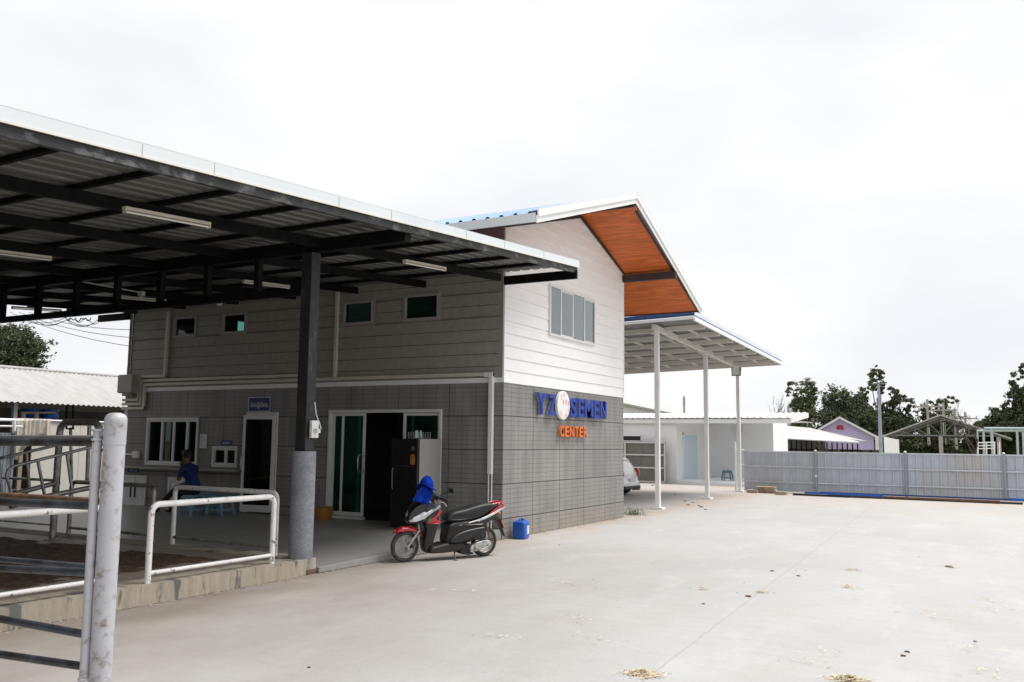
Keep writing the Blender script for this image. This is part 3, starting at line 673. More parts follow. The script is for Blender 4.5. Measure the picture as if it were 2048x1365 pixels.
# ---- signs on the wall
def fy(a, b, c): return (a, -c - .012, b)      # facing -Y
def plate(name, x0, x1, z0, z1, txt, label, border=True, trow=(.25, .75)):
    t = thing(name, ((x0 + x1) / 2, 0, z0), label, 'sign')
    bd = B(); bd.box(x0, x1, -.011, -.003, z0, z1); bd.build('plate', M['signblue'], t)
    if border:
        e = B(); f = .012
        for a, b, c, d in ((x0, x1, z1 - f, z1), (x0, x1, z0, z0 + f), (x0, x0 + f, z0 + f, z1 - f), (x1 - f, x1, z0 + f, z1 - f)): e.box(a, b, -.0155, -.0115, c, d)
        e.build('border', M['ink'], t)
    tx = B(); dz = z1 - z0
    fit_text(tx, txt, fy, x0 + .12 * (x1 - x0), x1 - .12 * (x1 - x0), z0 + trow[0] * dz, z0 + trow[1] * dz, .003)
    tx.build('lettering', M['ink'], t); return t
plate('door_sign', -5.8, -5.22, 2.135, 2.42, 'ห้องปฏิบัติการ', 'dark blue plate with white lettering above the open hinged door', True, (.22, .68))
plate('hatch_sign', -6.5, -6.22, 1.475, 1.565, 'ช่องส่งน้ำเชื้อ', 'small dark blue sign above the little sliding hatch', False, (.2, .8))
plate('cupboard_sign', -9.26, -8.94, .855, .935, 'ตู้เก็บของ', 'small dark blue sign above the left louvred cupboard', False, (.2, .8))
bd = B()
pp = [(-7.13 + .21 * i / 4, z) for z in (1.40, 1.69) for i in range(5)]
bd.v = [(x, -.006 - .006 * math.sin(i % 5 * 1.9), z) for i, (x, z) in enumerate(pp)]; bd.f = [(i, i + 1, i + 6, i + 5) for i in range(4)]
nt_ = bd.build('paper_notice', M['paper'], None, org=(-7.02, -.005, 1.40)); md = nt_.modifiers.new('s', 'SOLIDIFY'); md.thickness = .001
tag(nt_, 'white paper notice taped on the tiles beside the wide window', 'notice')
bd = B()
for k in range(9): bd.box(-7.11, -7.11 + .06 + .1 * rnd.random(), -.0165, -.0155, 1.66 - k * .027, 1.664 - k * .027)
bd.build('writing', M['greybox'], nt_)

# ---- lettered sign on the gable wall
sg = thing('lettered_sign', (0, 3.0, 1.7), 'raised blue and orange letters YZ SEMEN CENTER with round white emblem', 'sign')
def fx(a, b, c): return (.03 + c, a, b)
def ypx(u, v=815): return atX(u, v, .06).y
for ch, u0, u1, zt, zb in (('Y', 1071.4, 1090.8, 2.485, 2.085), ('Z', 1093.8, 1110.5, 2.48, 2.085), ('S', 1137.4, 1151, 2.455, 2.07), ('E', 1153.2, 1166.2, 2.46, 2.085), ('M', 1166.8, 1184, 2.46, 2.085), ('E', 1185.3, 1196.8, 2.46, 2.085), ('N', 1197.6, 1210.8, 2.46, 2.085)):
    a, b = ypx(u0), ypx(u1); e = B(); fit_text(e, ch, lambda p, q, c: (.025 + c, p, q), a + .012, b, zb, zt, .05, .024); bb = B(); fit_text(bb, ch, fx, a + .02, b - .008, zb + .008, zt - .008, .062, .022)
    o = bb.build('letter', M['bluepaint'], sg, bevel=.006); e.build('letter_return', M['letteredge'], o)
for i, ch in enumerate('CENTER'):
    us = ((1119, 1127.5), (1129, 1137), (1138.5, 1147), (1149, 1156), (1158, 1165), (1166.5, 1174))[i]
    a, b = ypx(us[0], 865), ypx(us[1], 865); bb = B(); fit_text(bb, ch, fx, a, b - .01, 1.705, 1.905, .05, .014); bb.build('letter', M['orange'], sg, bevel=.004)
bd = B(); bd.lathe((0, 2.17, 2.29), [(0, .03), (.268, .03), (.268, .08), (.24, .088), (0, .09)], 40, 'x'); em = bd.build('emblem', M['white'], sg, smooth=True, autos=True)
bd = B()
for cy_, cz_, ry, rz in ((-.0, .20, .028, .045), (-.03, .06, .035, .055), (.09, .07, .035, .055), (.19, .05, .025, .045), (.1, -.19, .03, .045), (-.12, .16, .012, .06), (-.13, -.15, .012, .05), (.18, -.07, .012, .05)):
    bd.lathe((0, 2.17 + cy_, 2.29 + cz_), [(0, .0905), (.028, .0905), (.028, .0925), (0, .0925)], 12, 'x')
    k = 12 * 4
    for i in range(len(bd.v) - k, len(bd.v)):
        x, y, z = bd.v[i]; bd.v[i] = (x, 2.17 + cy_ + (y - 2.17 - cy_) * ry / .028, 2.29 + cz_ + (z - 2.29 - cz_) * rz / .028)
bd.build('print', M['pink'], em)

# ================================================================== CANOPY IN FRONT OF THE OFFICE
S = .0725
def cz(y, off=0): return 4.47 + S * y + off      # underside of the sheet
XE, YN, YF, XW = 1.35, -38.0, .09, -10.7
cp = thing('parking_canopy', (-.15, -4.6, 0), 'large flat canopy of corrugated sheet on black steel in front of the office', 'canopy')
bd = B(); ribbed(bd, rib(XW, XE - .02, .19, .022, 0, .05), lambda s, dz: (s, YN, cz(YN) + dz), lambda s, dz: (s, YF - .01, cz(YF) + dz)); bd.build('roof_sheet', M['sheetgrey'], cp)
bd = B(); bd.hexa([(XE - .012, YN, cz(YN, -.028)), (XE, YN, cz(YN, -.028)), (XE, YF, cz(YF, -.028)), (XE - .012, YF, cz(YF, -.028)), (XE - .012, YN, cz(YN, .075)), (XE, YN, cz(YN, .075)), (XE, YF, cz(YF, .075)), (XE - .012, YF, cz(YF, .075))])
bd.hexa([(XE - .2, YN, cz(YN, .077)), (XE, YN, cz(YN, .077)), (XE, YF, cz(YF, .077)), (XE - .2, YF, cz(YF, .077)), (XE - .2, YN, cz(YN, .08)), (XE, YN, cz(YN, .08)), (XE, YF, cz(YF, .08)), (XE - .2, YF, cz(YF, .08))])
fa = bd.build('fascia', M['fascia'], cp)
bd = B(); bd.bar((XE + .004, YN, cz(YN, -.037)), (XE + .004, YF, cz(YF, -.037)), .014, .016)
for yy in (-8.3, -7.56, -5.9, -5.0, -3.4, -2.4, -1.2): bd.box(XE + .002, XE + .005, yy, yy + .008, cz(yy, -.026), cz(yy, .076))
bd.build('drip_edge', M['cream'], cp)
bd = B(); bd.bar((XE - .04, YN, cz(YN, -.085)), (XE - .04, YF - .05, cz(YF - .05, -.085)), .05, .09); bd.build('edge_beam', M['blackedge'], cp)
ys = [-.71 - .9 * i for i in range(41)]
for y in ys: bd = B(); bd.bar((XW, y, cz(y, -.03)), (XE - .066, y, cz(y, -.03)), .05, .05); bd.build('purlin', M['black'], cp)
for i in range(7):
    x = -.02 - 1.52 * i; bd = B(); bd.bar((x, -37.8, cz(-37.8, -.115)), (x, -.14, cz(-.14, -.115)), .06, .115); bd.build('rafter', M['black'], cp)
bd = B(); bd.box(0.0, XE + .0, -.03, .02, 4.24, 4.385); bd.build('outrigger_beam', M['black'], cp)
bd = B(); pe = atY(197, 640, -.1); bd.box(pe.x, XL - .03, -.12, -.04, pe.z - .05, pe.z + .1); bd.build('outrigger_beam', M['black'], cp)
def truss(y, x0=-10.5):
    bd = B(); bd.box(x0, 1.30, y - .06, y + .06, 3.905, 4.065); tr = bd.build('truss', M['black'], cp, bevel=.004)
    bd = B(); bd.box(x0, -.2, y - .045, y + .045, 3.39, 3.475); bd.build('bottom_chord', M['black'], tr)
    for i in range(11):
        x = -1.06 - .92 * i
        if x > x0: bd = B(); bd.box(x - .04, x + .04, y - .04, y + .04, 3.477, 3.903); bd.build('web', M['black'], tr)
truss(-4.6); truss(-13.0)
def canopy_post(x, y):
    bd = B(); bd.box(x - .065, x + .095, y - .08, y + .08, .0, 3.903); p = bd.build('post', M['postsq'], cp, bevel=.005)
    bd = B(); n = [(.0, .0), (.141, .0), (.143, .02), (.143, 1.40), (.136, 1.408), (0, 1.408)]
    bd.lathe((x + .015, y, .05), n, 36); bd.build('cement_sleeve', M['sleeve'], p, smooth=True, autos=True)
canopy_post(-.165, -4.62); canopy_post(-.165, -13.1); canopy_post(-10.3, -4.62); 
bd = B(); bd.box(-.12, .0, -4.66, -4.50, .004, .062); bd.build('rusted_base', M['rust'], cp)

# tube lamps under the rafters
def lamp_proto():
    t = bpy.data.objects.new('tube_lamp', None); COL.objects.link(t); ORG[t.name] = Vector()
    bd = B(); bd.box(-.035, .035, -.62, .62, -.035, 0); bd.box(-.03, .03, -.62, -.60, -.075, -.035); bd.box(-.03, .03, .60, .62, -.075, -.035); bd.build('housing', M['fixture'], t, bevel=.003)
    bd = B(); bd.tube([(0, -.6, -.058), (0, .6, -.058)], .014, 10); bd.build('tube', M['lampglass'], t, smooth=True); return t
LP = [((240, 413), (435, 455), 'nearest the outer edge, beside the first rafter'), ((-30, 497), (73, 516), 'cut by the left edge of the picture'), ((804, 520), (897, 540), 'closest to the gable corner of the office'),
      ((482, 562), (585, 574), 'left of the canopy post, above the upper windows'), ((237, 592), (333, 603), 'above the roofline left of the camera dome'), ((18, 613), (130, 623), 'farthest left, above the cables')]
lp0 = lamp_proto()
for i, (a, b, l) in enumerate(LP):
    u, v = (a[0] + b[0]) / 2, (a[1] + b[1]) / 2
    # on the plane of the rafter undersides
    d = Matrix(ROT) @ Vector(((u - 1024) / FPX, -(v - 682.5) / FPX, -1)); n = Vector((0, -S, 1)); zo = 4.47 - .20
    t_ = (zo - CAM.z + S * CAM.y) / (d.z - S * d.y); p = CAM + d * t_
    o = lp0 if i == 0 else copy_tree(lp0)
    o.location = p + Vector((0, 0, .02)); o.rotation_euler = (math.atan(S), 0, 0); o.scale = (.82,) * 3
    tag(o, 'unlit white tube lamp under the canopy, ' + l, 'lamp', 'tube lamps under the canopy')
# other fittings under the canopy
def junction(u, v, y, label):
    p = atY(u, v, y); t = thing('junction_box', p, label, 'junction box', 'junction boxes under the canopy')
    bd = B(); bd.box(p.x - .05, p.x + .05, p.y - .04, p.y + .04, p.z - .04, p.z + .04); bd.tube([(p.x, p.y, p.z - .04), (p.x, p.y, p.z - .1)], .012, 8); bd.build('box', M['fixture'], t)
    bd = B(); bd.tube([(p.x, p.y, p.z + .02), (p.x - .02, p.y - 1.4, p.z + .03)], .012, 8); bd.build('conduit', M['fixture'], t)
junction(283, 588, -2.6, 'cream junction box and pipe under the canopy above the lamp left of the camera dome'); junction(40, 564, -3.2, 'cream junction box under the canopy near the left edge of the picture')
p = atY(440, 600, -.6); t = thing('dome_camera', p, 'white security camera dome hanging in front of the second upper window', 'security camera')
bd = B(); bd.lathe(p, [(.06, .09), (.075, .085), (.075, .02), (.062, .0), (.0, .0)], 20); bd.build('mount', M['white'], t, smooth=True, autos=True)
bd = B(); bd.lathe(p + Vector((0, -.01, -.05)), [(0, -.075), (.04, -.064), (.066, -.035), (.074, 0), (.066, .035), (.04, .064), (0, .075)], 20); bl = bd.build('dome', M['white'], t, smooth=True)
bd = B(); c_ = p + Vector((.045, -.05, -.06)); bd.lathe(c_, [(0, -.03), (.03, -.02), (.036, 0), (.03, .02), (0, .03)], 14); bd.build('lens', M['gloss_black'], bl, smooth=True)
# switch on the canopy post
t = thing('post_socket', (.0, -4.6, 1.64), 'white socket and cable on the right face of the canopy post', 'socket')
bd = B(); bd.box(-.045, -.035 + .03, -4.66, -4.54, 1.62, 1.83); bd.build('plate', M['white'], t, bevel=.004)
bd = B(); bd.box(.0, .05, -4.63, -4.57, 1.68, 1.73); bd.tube([(.05, -4.6, 1.70), (.08, -4.6, 1.73), (.06, -4.6, 1.79), (.0, -4.6, 1.9), (-.03, -4.6, 2.05)], .006, 6); bd.build('plug', M['white'], t)

# ---- drooping cables at the left end
def cables():
    t = thing('cable_bundle', atY(180, 632, -.1), 'tangle of thin black cables drooping from the left end of the canopy', 'cables')
    r = random.Random(4)
    def cab(pts, rad=.008):
        q = [atY(u, v, y) for u, v, y in pts]; out = []
        for i in range(len(q) - 1):
            for k in range(8): out.append(q[i].lerp(q[i + 1], k / 8))
        out.append(q[-1]); b = B(); b.tube(out, rad, 5); b.build('cable', M['plastic_black'], t)
    def sag(u0, v0, u1, v1, s, y0=-.1, y1=-.1, n=9): return [(u0 + (u1 - u0) * i / n, v0 + (v1 - v0) * i / n + s * 4 * (i / n) * (1 - i / n), y0 + (y1 - y0) * i / n) for i in range(n + 1)]
    cab(sag(133, 640, 196, 640, 14)); cab(sag(125, 643, 70, 640, 10)); cab(sag(140, 637, 50, 640, 12)); cab(sag(150, 638, 165, 641, 6)); cab(sag(165, 637, 185, 648, -3)); cab(sag(185, 648, 197, 645, 2)); cab(sag(130, 636, 188, 648, 8))
    cab(sag(135, 634, 62, 643, 7)); 
    for k in range(5): u = 133 + k * 10; cab(sag(u, 640 - k % 2 * 3, u + 9, 636, 3 + k % 3), .012)
cables()
def wires(name, pts, label, n=10):
    b = B(); q = []
    for i in range(n + 1): q.append(Vector(pts[0]).lerp(Vector(pts[1]), i / n) - Vector((0, 0, pts[2] * 4 * (i / n) * (1 - i / n))))
    b.tube(q, .014, 5); o = b.build(name, M['steelgrey'], None, org=pts[0]); tag(o, label, 'wire', 'overhead wires on the left'); return o
for k, (a, b) in enumerate((((20, 625), (268, 694)), ((38, 625), (268, 676)), ((58, 625), (268, 660)), ((90, 690), (0, 663)))[:3]):
    wires('overhead_wire', (atY(a[0], a[1], 12), atY(b[0], b[1], 8), .2), 'thin overhead wire left of the office, ' + ('lowest', 'middle', 'highest')[k] + ' of the three')

# ================================================================== RAILINGS, GATE, CHUTE
def arc_path(p0, p1, zb, zt, rr=.09, n=6):
    p0, p1 = Vector(p0), Vector(p1); d = (p1 - p0).normalized(); out = [Vector((p0.x, p0.y, zb))]
    for i in range(n + 1):
        a = math.pi / 2 * i / n; out.append(Vector((p0.x, p0.y, zt - rr)) + d * (rr - rr * math.cos(a)) + Vector((0, 0, rr * math.sin(a))))
    for i in range(n + 1):
        a = math.pi / 2 * i / n; out.append(Vector((p1.x, p1.y, zt - rr)) - d * (rr - rr * math.sin(a)) + Vector((0, 0, rr * math.cos(a))))
    out.append(Vector((p1.x, p1.y, zb))); return out
def railing(p0, p1, label, mt='whitedirty', zb=.18, zt=.945, zbar=.285, r=.031, mbar=None):
    t = thing('pipe_railing', (p0[0], p0[1], zb), label, 'railing', 'pipe railings around the pen')
    b = B(); b.tube(arc_path(p0, p1, zb, zt), r, 16); b.build('frame', M[mt], t, smooth=True)
    b = B(); b.tube([(p0[0], p0[1], zbar), (p1[0], p1[1], zbar)], r * .68, 12); b.build('lower_bar', M[mbar or mt], t, smooth=True); return t
railing((-.08, -6.85, 0), (-.08, -5.17, 0), 'white pipe railing on the kerb beside the canopy post')
railing((-.08, -9.5, 0), (-.08, -7.27, 0), 'white pipe railing on the kerb behind the open gate')
x2 = atY(345, 1085, -4.5).x; railing((x2, -4.5, 0), (-.55, -4.63, 0), 'grey-topped railing across the pen behind the white kerb railing', 'whitedirty', mbar='galv')
x3 = atY(303, 1075, -4.5).x; x3b = atY(137, 1065, -4.5).x
railing((x3b, -4.5, 0), (x3, -4.5, 0), 'tarnished pipe railing left of the seated person, ending at the arch', 'galv')
x5 = atY(103, 1062, -4.4).x; railing((x5 - 3.4, -4.4, 0), (x5, -4.4, 0), 'thin grey railing behind the arch at the left edge', 'galv', r=.022)

t = thing('gate_post', (3.01, -9.64, 0), 'thick white pipe post with a rounded cap in the foreground', 'post')
b = B(); b.tube([(3.01, -9.64, 0), (3.01, -9.64, 1.69)], .057, 32, cap=False); b.build('pipe', M['gatepost'], t, smooth=True)
b = B(); b.lathe((3.01, -9.64, 1.69), [(.059, -.13), (.0592, -.002), (.0595, 0), (.0585, .012), (.054, .026), (.042, .037), (.024, .043), (0, .045)], 32); b.build('cap', M['gatepost'], t, smooth=True)
b = B()
for z in (1.53, .47): b.tube([(2.93, -9.69, z), (2.99, -9.655, z)], .009, 8)
b.build('hinge_pin', M['rust'], t)
t = thing('pipe_gate', (2.92, -9.7, .33), 'steel pipe gate with horizontal bars hinged on the foreground white post', 'gate')
b = B(); gx = 2.94
b.tube([(gx + .02, -9.70, .335), (gx, -9.70, 1.58)], .0235, 24); b.build('upright', M['gatepost'], t, smooth=True)
b = B(); b.lathe((gx, -9.70, 1.58), [(.024, 0), (.030, .002), (.030, .01), (.019, .016), (.019, .048), (.032, .055), (.033, .064), (0, .064)], 24); b.lathe((gx + .02, -9.70, .335), [(0, -.016), (.03, -.016), (.03, -.006), (.024, 0)], 24); b.build('collar', M['gatepost'], t, smooth=True, autos=True)
def gbar(v0, v1, r, y, mt, ul=0, ur=183):
    a, c_ = atY(ul, v0, y), atY(ur, v1, y); d = (a - c_).normalized(); c_ = c_ + d * ((gx + .01 - c_.x) / d.x)
    b = B(); n = 14; b.tube([c_ + d * (3.0 * i / n) for i in range(n + 1)], r, 16); b.build('bar', M[mt], t, smooth=True)
gbar(884.5, 884.5, .0235, -9.70, 'galvdark'); gbar(874.5, 875, .012, -9.55, 'steelgrey')
gbar(1004, 1012, .023, -9.70, 'galvdark', ur=180); gbar(990, 1001, .016, -9.56, 'rust', ur=179)
gbar(1137, 1146, .021, -9.70, 'galvdark', ur=177); gbar(1119, 1134, .018, -9.54, 'galvdark', ur=176)
gbar(1238, 1270, .0215, -9.70, 'galvdark', ur=174); gbar(1309, 1334, .0215, -9.70, 'galvdark', ur=172)

b = B(); b.tube([(gx - 2.98, -9.70, .33), (gx - 2.98, -9.70, 1.62)], .0235, 16); b.build('upright', M['gatepost'], t, smooth=True)

t = thing('loading_chute', (-3.9, -5.04, .18), 'cattle chute of bent grey steel pipes with an arch over its mouth', 'cattle chute')
xa, xb = -4.27, -3.42
b = B(); b.tube(arc_path((xa, -5.04, 0), (xb, -5.04, 0), .18, 1.80, .14, 8), .046, 18); b.build('arch', M['galv'], t, smooth=True)
b = B(); b.lathe((xa, -5.04, .18), [(0, .02), (.11, .02), (.11, 0)], 16); b.lathe((xb, -5.04, .18), [(0, .02), (.11, .02), (.11, 0)], 16); b.build('base_plate', M['penfloor'], t)
def side(x, top, low, sups, end=None):
    b = B(); p = [atX(u, v, x) for u, v in top]
    if end: p = [atX(u, v, x) for u, v in end] + p
    b.tube(p, .021, 12); b.build('hand_rail', M['galv'], t, smooth=True)
    b = B(); b.tube([atX(u, v, x) for u, v in low], .034, 12); b.build('lower_rail', M['galv'], t, smooth=True)
    for (u0, v0), (u1, v1) in sups: b = B(); b.tube([atX(u0, v0, x), atX(u1, v1, x)], .02, 10); b.build('baluster', M['galv'], t, smooth=True)
side(xb, [(34, 931), (190, 893), (214, 887)], [(20, 1013), (90, 994), (215, 969)], [((76, 924), (89, 990)), ((134, 909), (144, 980))], [(26, 1008), (20, 975), (13, 950), (17, 940), (25, 934)])
side(xa, [(-60, 932), (0, 917), (118, 890)], [(-40, 1003), (25, 989), (118, 965)], [((53, 907), (59, 979)), ((-3, 918), (3, 990))])
b = B(); p = atY(179, 845, -4.2); q = atY(174, 966, -4.2); b.tube([q, p], .028, 10); p2 = atY(141, 856, -4.2); q2 = atY(143, 960, -4.2); b.tube([q2, p2], .022, 10); b.build('stay', M['galv'], t, smooth=True)
t = thing('hanging_bracket', atY(139, 812, -4.3), 'black steel bracket hanging over the chute arch', 'bracket')
b = B()
for u in (133, 146): b.bar(atY(u, 811, -4.3), atY(u, 858, -4.3), .02, .02, up=(0, 1, 0))
b.bar(atY(132, 858, -4.3), atY(148, 858, -4.3), .02, .02); b.bar(atY(132, 812, -4.3), atY(148, 812, -4.3), .015, .015); b.build('frame', M['black'], t)

# ================================================================== SCOOTER
def chaikin(p, it=2, keep=()):
    for _ in range(it):
        q = []
        for i in range(len(p)):
            a, c = Vector((*p[i], 0)), Vector((*p[(i + 1) % len(p)], 0))
            q.append(tuple((a * .75 + c * .25)[:2])); q.append(tuple((a * .25 + c * .75)[:2]))
        p = q
    return p
def inset(p, e):
    n = len(p); A = sum(p[i][0] * p[(i + 1) % n][1] - p[(i + 1) % n][0] * p[i][1] for i in range(n)); sg = 1 if A > 0 else -1; out = []
    for i in range(n):
        a, c, d = Vector(p[i - 1]), Vector(p[i]), Vector(p[(i + 1) % n]); t_ = (d - a)
        if t_.length < 1e-9: out.append(p[i]); continue
        t_.normalize(); nn = Vector((-t_.y, t_.x)) * sg; out.append(tuple(c + nn * e))
    return out
def puff(bd, poly, h, e, c=0, it=2, taper=None):
    """rounded solid from a side outline (s,z); half width h about w=c; taper(s,z)->width factor"""
    p = chaikin(poly, it) if it else poly; n = len(p); k = len(bd.v)
    L = [(-1, e), (-.93, e * .45), (-.78, e * .12), (-.4, 0), (.4, 0), (.78, e * .12), (.93, e * .45), (1, e)]
    for f, ins in L:
        for s_, z_ in inset(p, ins):
            tw = taper(s_, z_) if taper else 1; bd.v.append((s_, c + h * f * tw, z_))
    for l in range(len(L) - 1):
        for i in range(n): j = (i + 1) % n; bd.f.append((k + l * n + i, k + l * n + j, k + (l + 1) * n + j, k + (l + 1) * n + i))
    for l in (0, len(L) - 1):   # cap: fan from centroid with a slight dome
        cx_ = sum(v[0] for v in p) / n; cz_ = sum(v[1] for v in p) / n
        base = k + l * n; tri = __import__('mathutils').geometry.tessellate_polygon([[Vector((bd.v[base + i][0], bd.v[base + i][2], 0)) for i in range(n)]])
        for a in tri: bd.f.append(tuple(base + i for i in a))
    return bd
sc = bpy.data.objects.new('scooter', None); COL.objects.link(sc); ORG[sc.name] = Vector()
tag(sc, 'black and red step-through scooter on its side stand by the office corner', 'scooter')
def part(name, m, fn, par=None, smooth=True):
    b = B(); fn(b); return b.build(name, M[m], par or sc, smooth=smooth, autos=smooth)
def torus(b, c, R, r, n=40, m=12, sq=1.0):
    k = len(b.v)
    for i in range(n):
        a = 2 * math.pi * i / n
        for j in range(m):
            q = 2 * math.pi * j / m; rr = R + r * math.cos(q); b.v.append((c[0] + rr * math.cos(a), c[1] + r * sq * math.sin(q), c[2] + rr * math.sin(a)))
    for i in range(n):
        for j in range(m): b.f.append((k + i * m + j, k + ((i + 1) % n) * m + j, k + ((i + 1) % n) * m + (j + 1) % m, k + i * m + (j + 1) % m))
def wheel(c, rt, front):
    w_ = part('wheel', 'casting', lambda b: (torus(b, c, .150, .010, 40, 8, 2.0)))
    part('tyre', 'rubber', lambda b: torus(b, c, .178, .029, 48, 14, 1.15), w_)
    def sp(b):
        for i in range(18):
            a = 2 * math.pi * i / 18; a2 = a + (.5 if i % 2 else -.5); y = .03 if i % 4 < 2 else -.03
            b.tube([(c[0] + .035 * math.cos(a2), c[1] + y, c[2] + .035 * math.sin(a2)), (c[0] + .148 * math.cos(a), c[1], c[2] + .148 * math.sin(a))], .0022, 5)
    part('spokes', 'chrome', sp, w_)
    part('hub', 'casting', lambda b: b.lathe(c, [(0, -.05), (.022, -.05), (.032, -.035), (.024, -.02), (.024, .02), (.032, .035), (.022, .05), (0, .05)], 20, 'y'), w_)
    if front: part('brake_disc', 'steelgrey', lambda b: b.lathe((c[0], c[1] + .042, c[2]), [(.045, 0), (.078, 0), (.078, .004), (.045, .004)], 28, 'y'), w_)
FW, RW = (1.232, 0, .2065), (-.012, 0, .2065)
wheel(FW, .2, True); wheel(RW, .2, False)
part('fork', 'casting', lambda b: [b.tube([(1.215, s * .068, .17), (1.22, s * .068, .21), (1.06, s * .072, .42)], [.022, .017, .016], 12) for s in (1, -1)])
def fender(b):
    n = 10; k = len(b.v)
    rows = [(1.395, .405), (1.35, .445), (1.29, .47), (1.22, .478), (1.14, .468), (1.06, .435), (1.01, .39)]
    for s_, z_ in rows:
        for j in range(n + 1):
            a = math.pi * j / n; wd = .062 - .02 * max(0, (s_ - 1.3)) * 8; b.v.append((s_ - .0, wd * math.cos(a), z_ - .062 * (1 - math.sin(a)) * (1.0 if s_ < 1.33 else .6)))
    for i in range(len(rows) - 1):
        for j in range(n): a = k + i * (n + 1) + j; b.f.append((a, a + 1, a + n + 2, a + n + 1))
part('front_fender', 'gloss_red', fender).modifiers.new('s', 'SOLIDIFY').thickness = .004
nar = lambda s_, z_: 1 - .45 * max(0, min(1, (s_ - .98) / .28))
part('leg_shield', 'gloss_black', lambda b: puff(b, [(1.0, .50), (.96, .40), (.985, .26), (.97, .16), (.94, .11), (.88, .11), (.83, .25), (.80, .42), (.775, .55), (.79, .70), (.84, .78), (.93, .80), (1.02, .72), (1.02, .6)], .115, .03, taper=lambda s_, z_: .62 + .55 * min(1, max(0, (z_ - .15) / .45))))
part('front_cowl', 'gloss_black', lambda b: puff(b, [(1.235, .535), (1.20, .505), (1.10, .50), (.99, .52), (.88, .55), (.80, .66), (.84, .76), (.95, .83), (1.06, .80), (1.15, .73), (1.22, .64)], .145, .04, taper=lambda s_, z_: 1 - .62 * max(0, min(1, (s_ - .92) / .32)) ** 1.3))
def lampw(b, s0):
    # swept lens lying along the side of the cowl
    top = [(1.225, .556), (1.17, .615), (1.07, .65), (.96, .69), (.86, .725), (.79, .745)]; bot = [(1.205, .532), (1.13, .535), (1.02, .572), (.95, .632), (.86, .685), (.80, .722)]
    wd = lambda s_: .148 * (1 - .62 * max(0, min(1, (s_ - .92) / .32)) ** 1.3) + .002
    k = len(b.v)
    for (a, z0), (c_, z1) in zip(top, bot):
        b.v += [(a, s0 * (wd(a) - .02), z0 + .0), ((a + c_) / 2, s0 * (wd((a + c_) / 2) + .006), (z0 + z1) / 2), (c_, s0 * (wd(c_) - .004), z1), ((a + c_) / 2 - .01, s0 * (wd(a) - .05), (z0 + z1) / 2)]
    for i in range(len(top) - 1):
        for j in range(4): a = k + i * 4 + j; c_ = k + i * 4 + (j + 1) % 4; b.f.append((a, c_, c_ + 4, a + 4))
part('headlight', 'lens', lambda b: lampw(b, 1)); part('headlight', 'lens', lambda b: lampw(b, -1))
def redp(b, s0):
    pl = [(1.0, .51), (.94, .575), (.86, .60), (.79, .69), (.77, .67), (.80, .61), (.86, .575), (.82, .545), (.77, .535), (.78, .505), (.88, .50)]
    puff(b, pl, .006, .002, s0 * .137, it=1, taper=None)
    for i in range(len(b.v)):
        s_, y, z_ = b.v[i]; b.v[i] = (s_, y * (1 - .5 * max(0, min(1, (s_ - .9) / .32))), z_)
part('side_panel', 'gloss_red', lambda b: redp(b, 1)); part('side_panel', 'gloss_red', lambda b: redp(b, -1))
part('sticker', 'leaf_pale', lambda b: b.lathe((.945, .137, .552), [(0, .006), (.03, .006), (.03, .0)], 20, 'y'))
part('dashboard', 'plastic_black', lambda b: puff(b, [(.93, .80), (.86, .77), (.79, .80), (.78, .86), (.84, .92), (.90, .90), (.95, .85)], .075, .02))
part('handlebar', 'plastic_black', lambda b: b.tube([(.78, -.27, .825), (.80, -.2, .84), (.85, -.08, .85), (.85, .08, .85), (.80, .2, .84), (.78, .27, .825)], .011, 10))
for s in (1, -1):
    part('grip', 'rubber', lambda b: b.tube([(.80, s * .175, .84), (.755, s * .285, .812)], .017, 12))
    part('brake_lever', 'chrome', lambda b: b.tube([(.845, s * .15, .835), (.85, s * .2, .81), (.80, s * .25, .785), (.775, s * .275, .745)], [.008, .007, .006, .009], 8))
    mr = part('mirror', 'plastic_black', lambda b: puff(b, [(.72, .92), (.715, .955), (.735, .99), (.755, .985), (.75, .93)], .062, .008, s * .315))
    part('mirror_stalk', 'plastic_black', lambda b: b.tube([(.82, s * .13, .86), (.80, s * .2, .90), (.75, s * .29, .935)], .006, 8), mr)
part('indicator', 'orange', lambda b: b.lathe((.86, .1, .80), [(0, .02), (.012, .012), (.014, 0)], 12, 'y'))
part('switch_box', 'plastic_black', lambda b: puff(b, [(.86, .82), (.80, .81), (.78, .86), (.84, .875)], .03, .008, .14))
part('floorboard', 'plastic_dull', lambda b: puff(b, [(.93, .115), (.86, .10), (.62, .10), (.42, .12), (.36, .19), (.42, .24), (.56, .225), (.68, .235), (.80, .20), (.88, .20)], .125, .02))
part('body', 'plastic_dull', lambda b: puff(b, [(.62, .50), (.64, .40), (.67, .24), (.60, .19), (.44, .20), (.30, .21), (.18, .26), (.08, .36), (.03, .47), (.12, .52), (.34, .52)], .125, .03, taper=lambda s_, z_: .80 + .25 * min(1, max(0, (z_ - .2) / .3))))
part('lower_panel', 'plastic_black', lambda b: puff(b, [(.64, .24), (.58, .32), (.42, .39), (.22, .425), (.05, .44), (.03, .39), (.16, .31), (.32, .255), (.48, .21)], .138, .02))
part('side_cover', 'gloss_black', lambda b: puff(b, [(.60, .45), (.50, .48), (.35, .505), (.15, .545), (-.02, .60), (-.20, .66), (-.30, .695), (-.31, .655), (-.22, .59), (-.08, .50), (.06, .44), (.20, .425), (.42, .43)], .135, .03, taper=lambda s_, z_: 1 - .55 * max(0, min(1, (.12 - s_) / .45))))
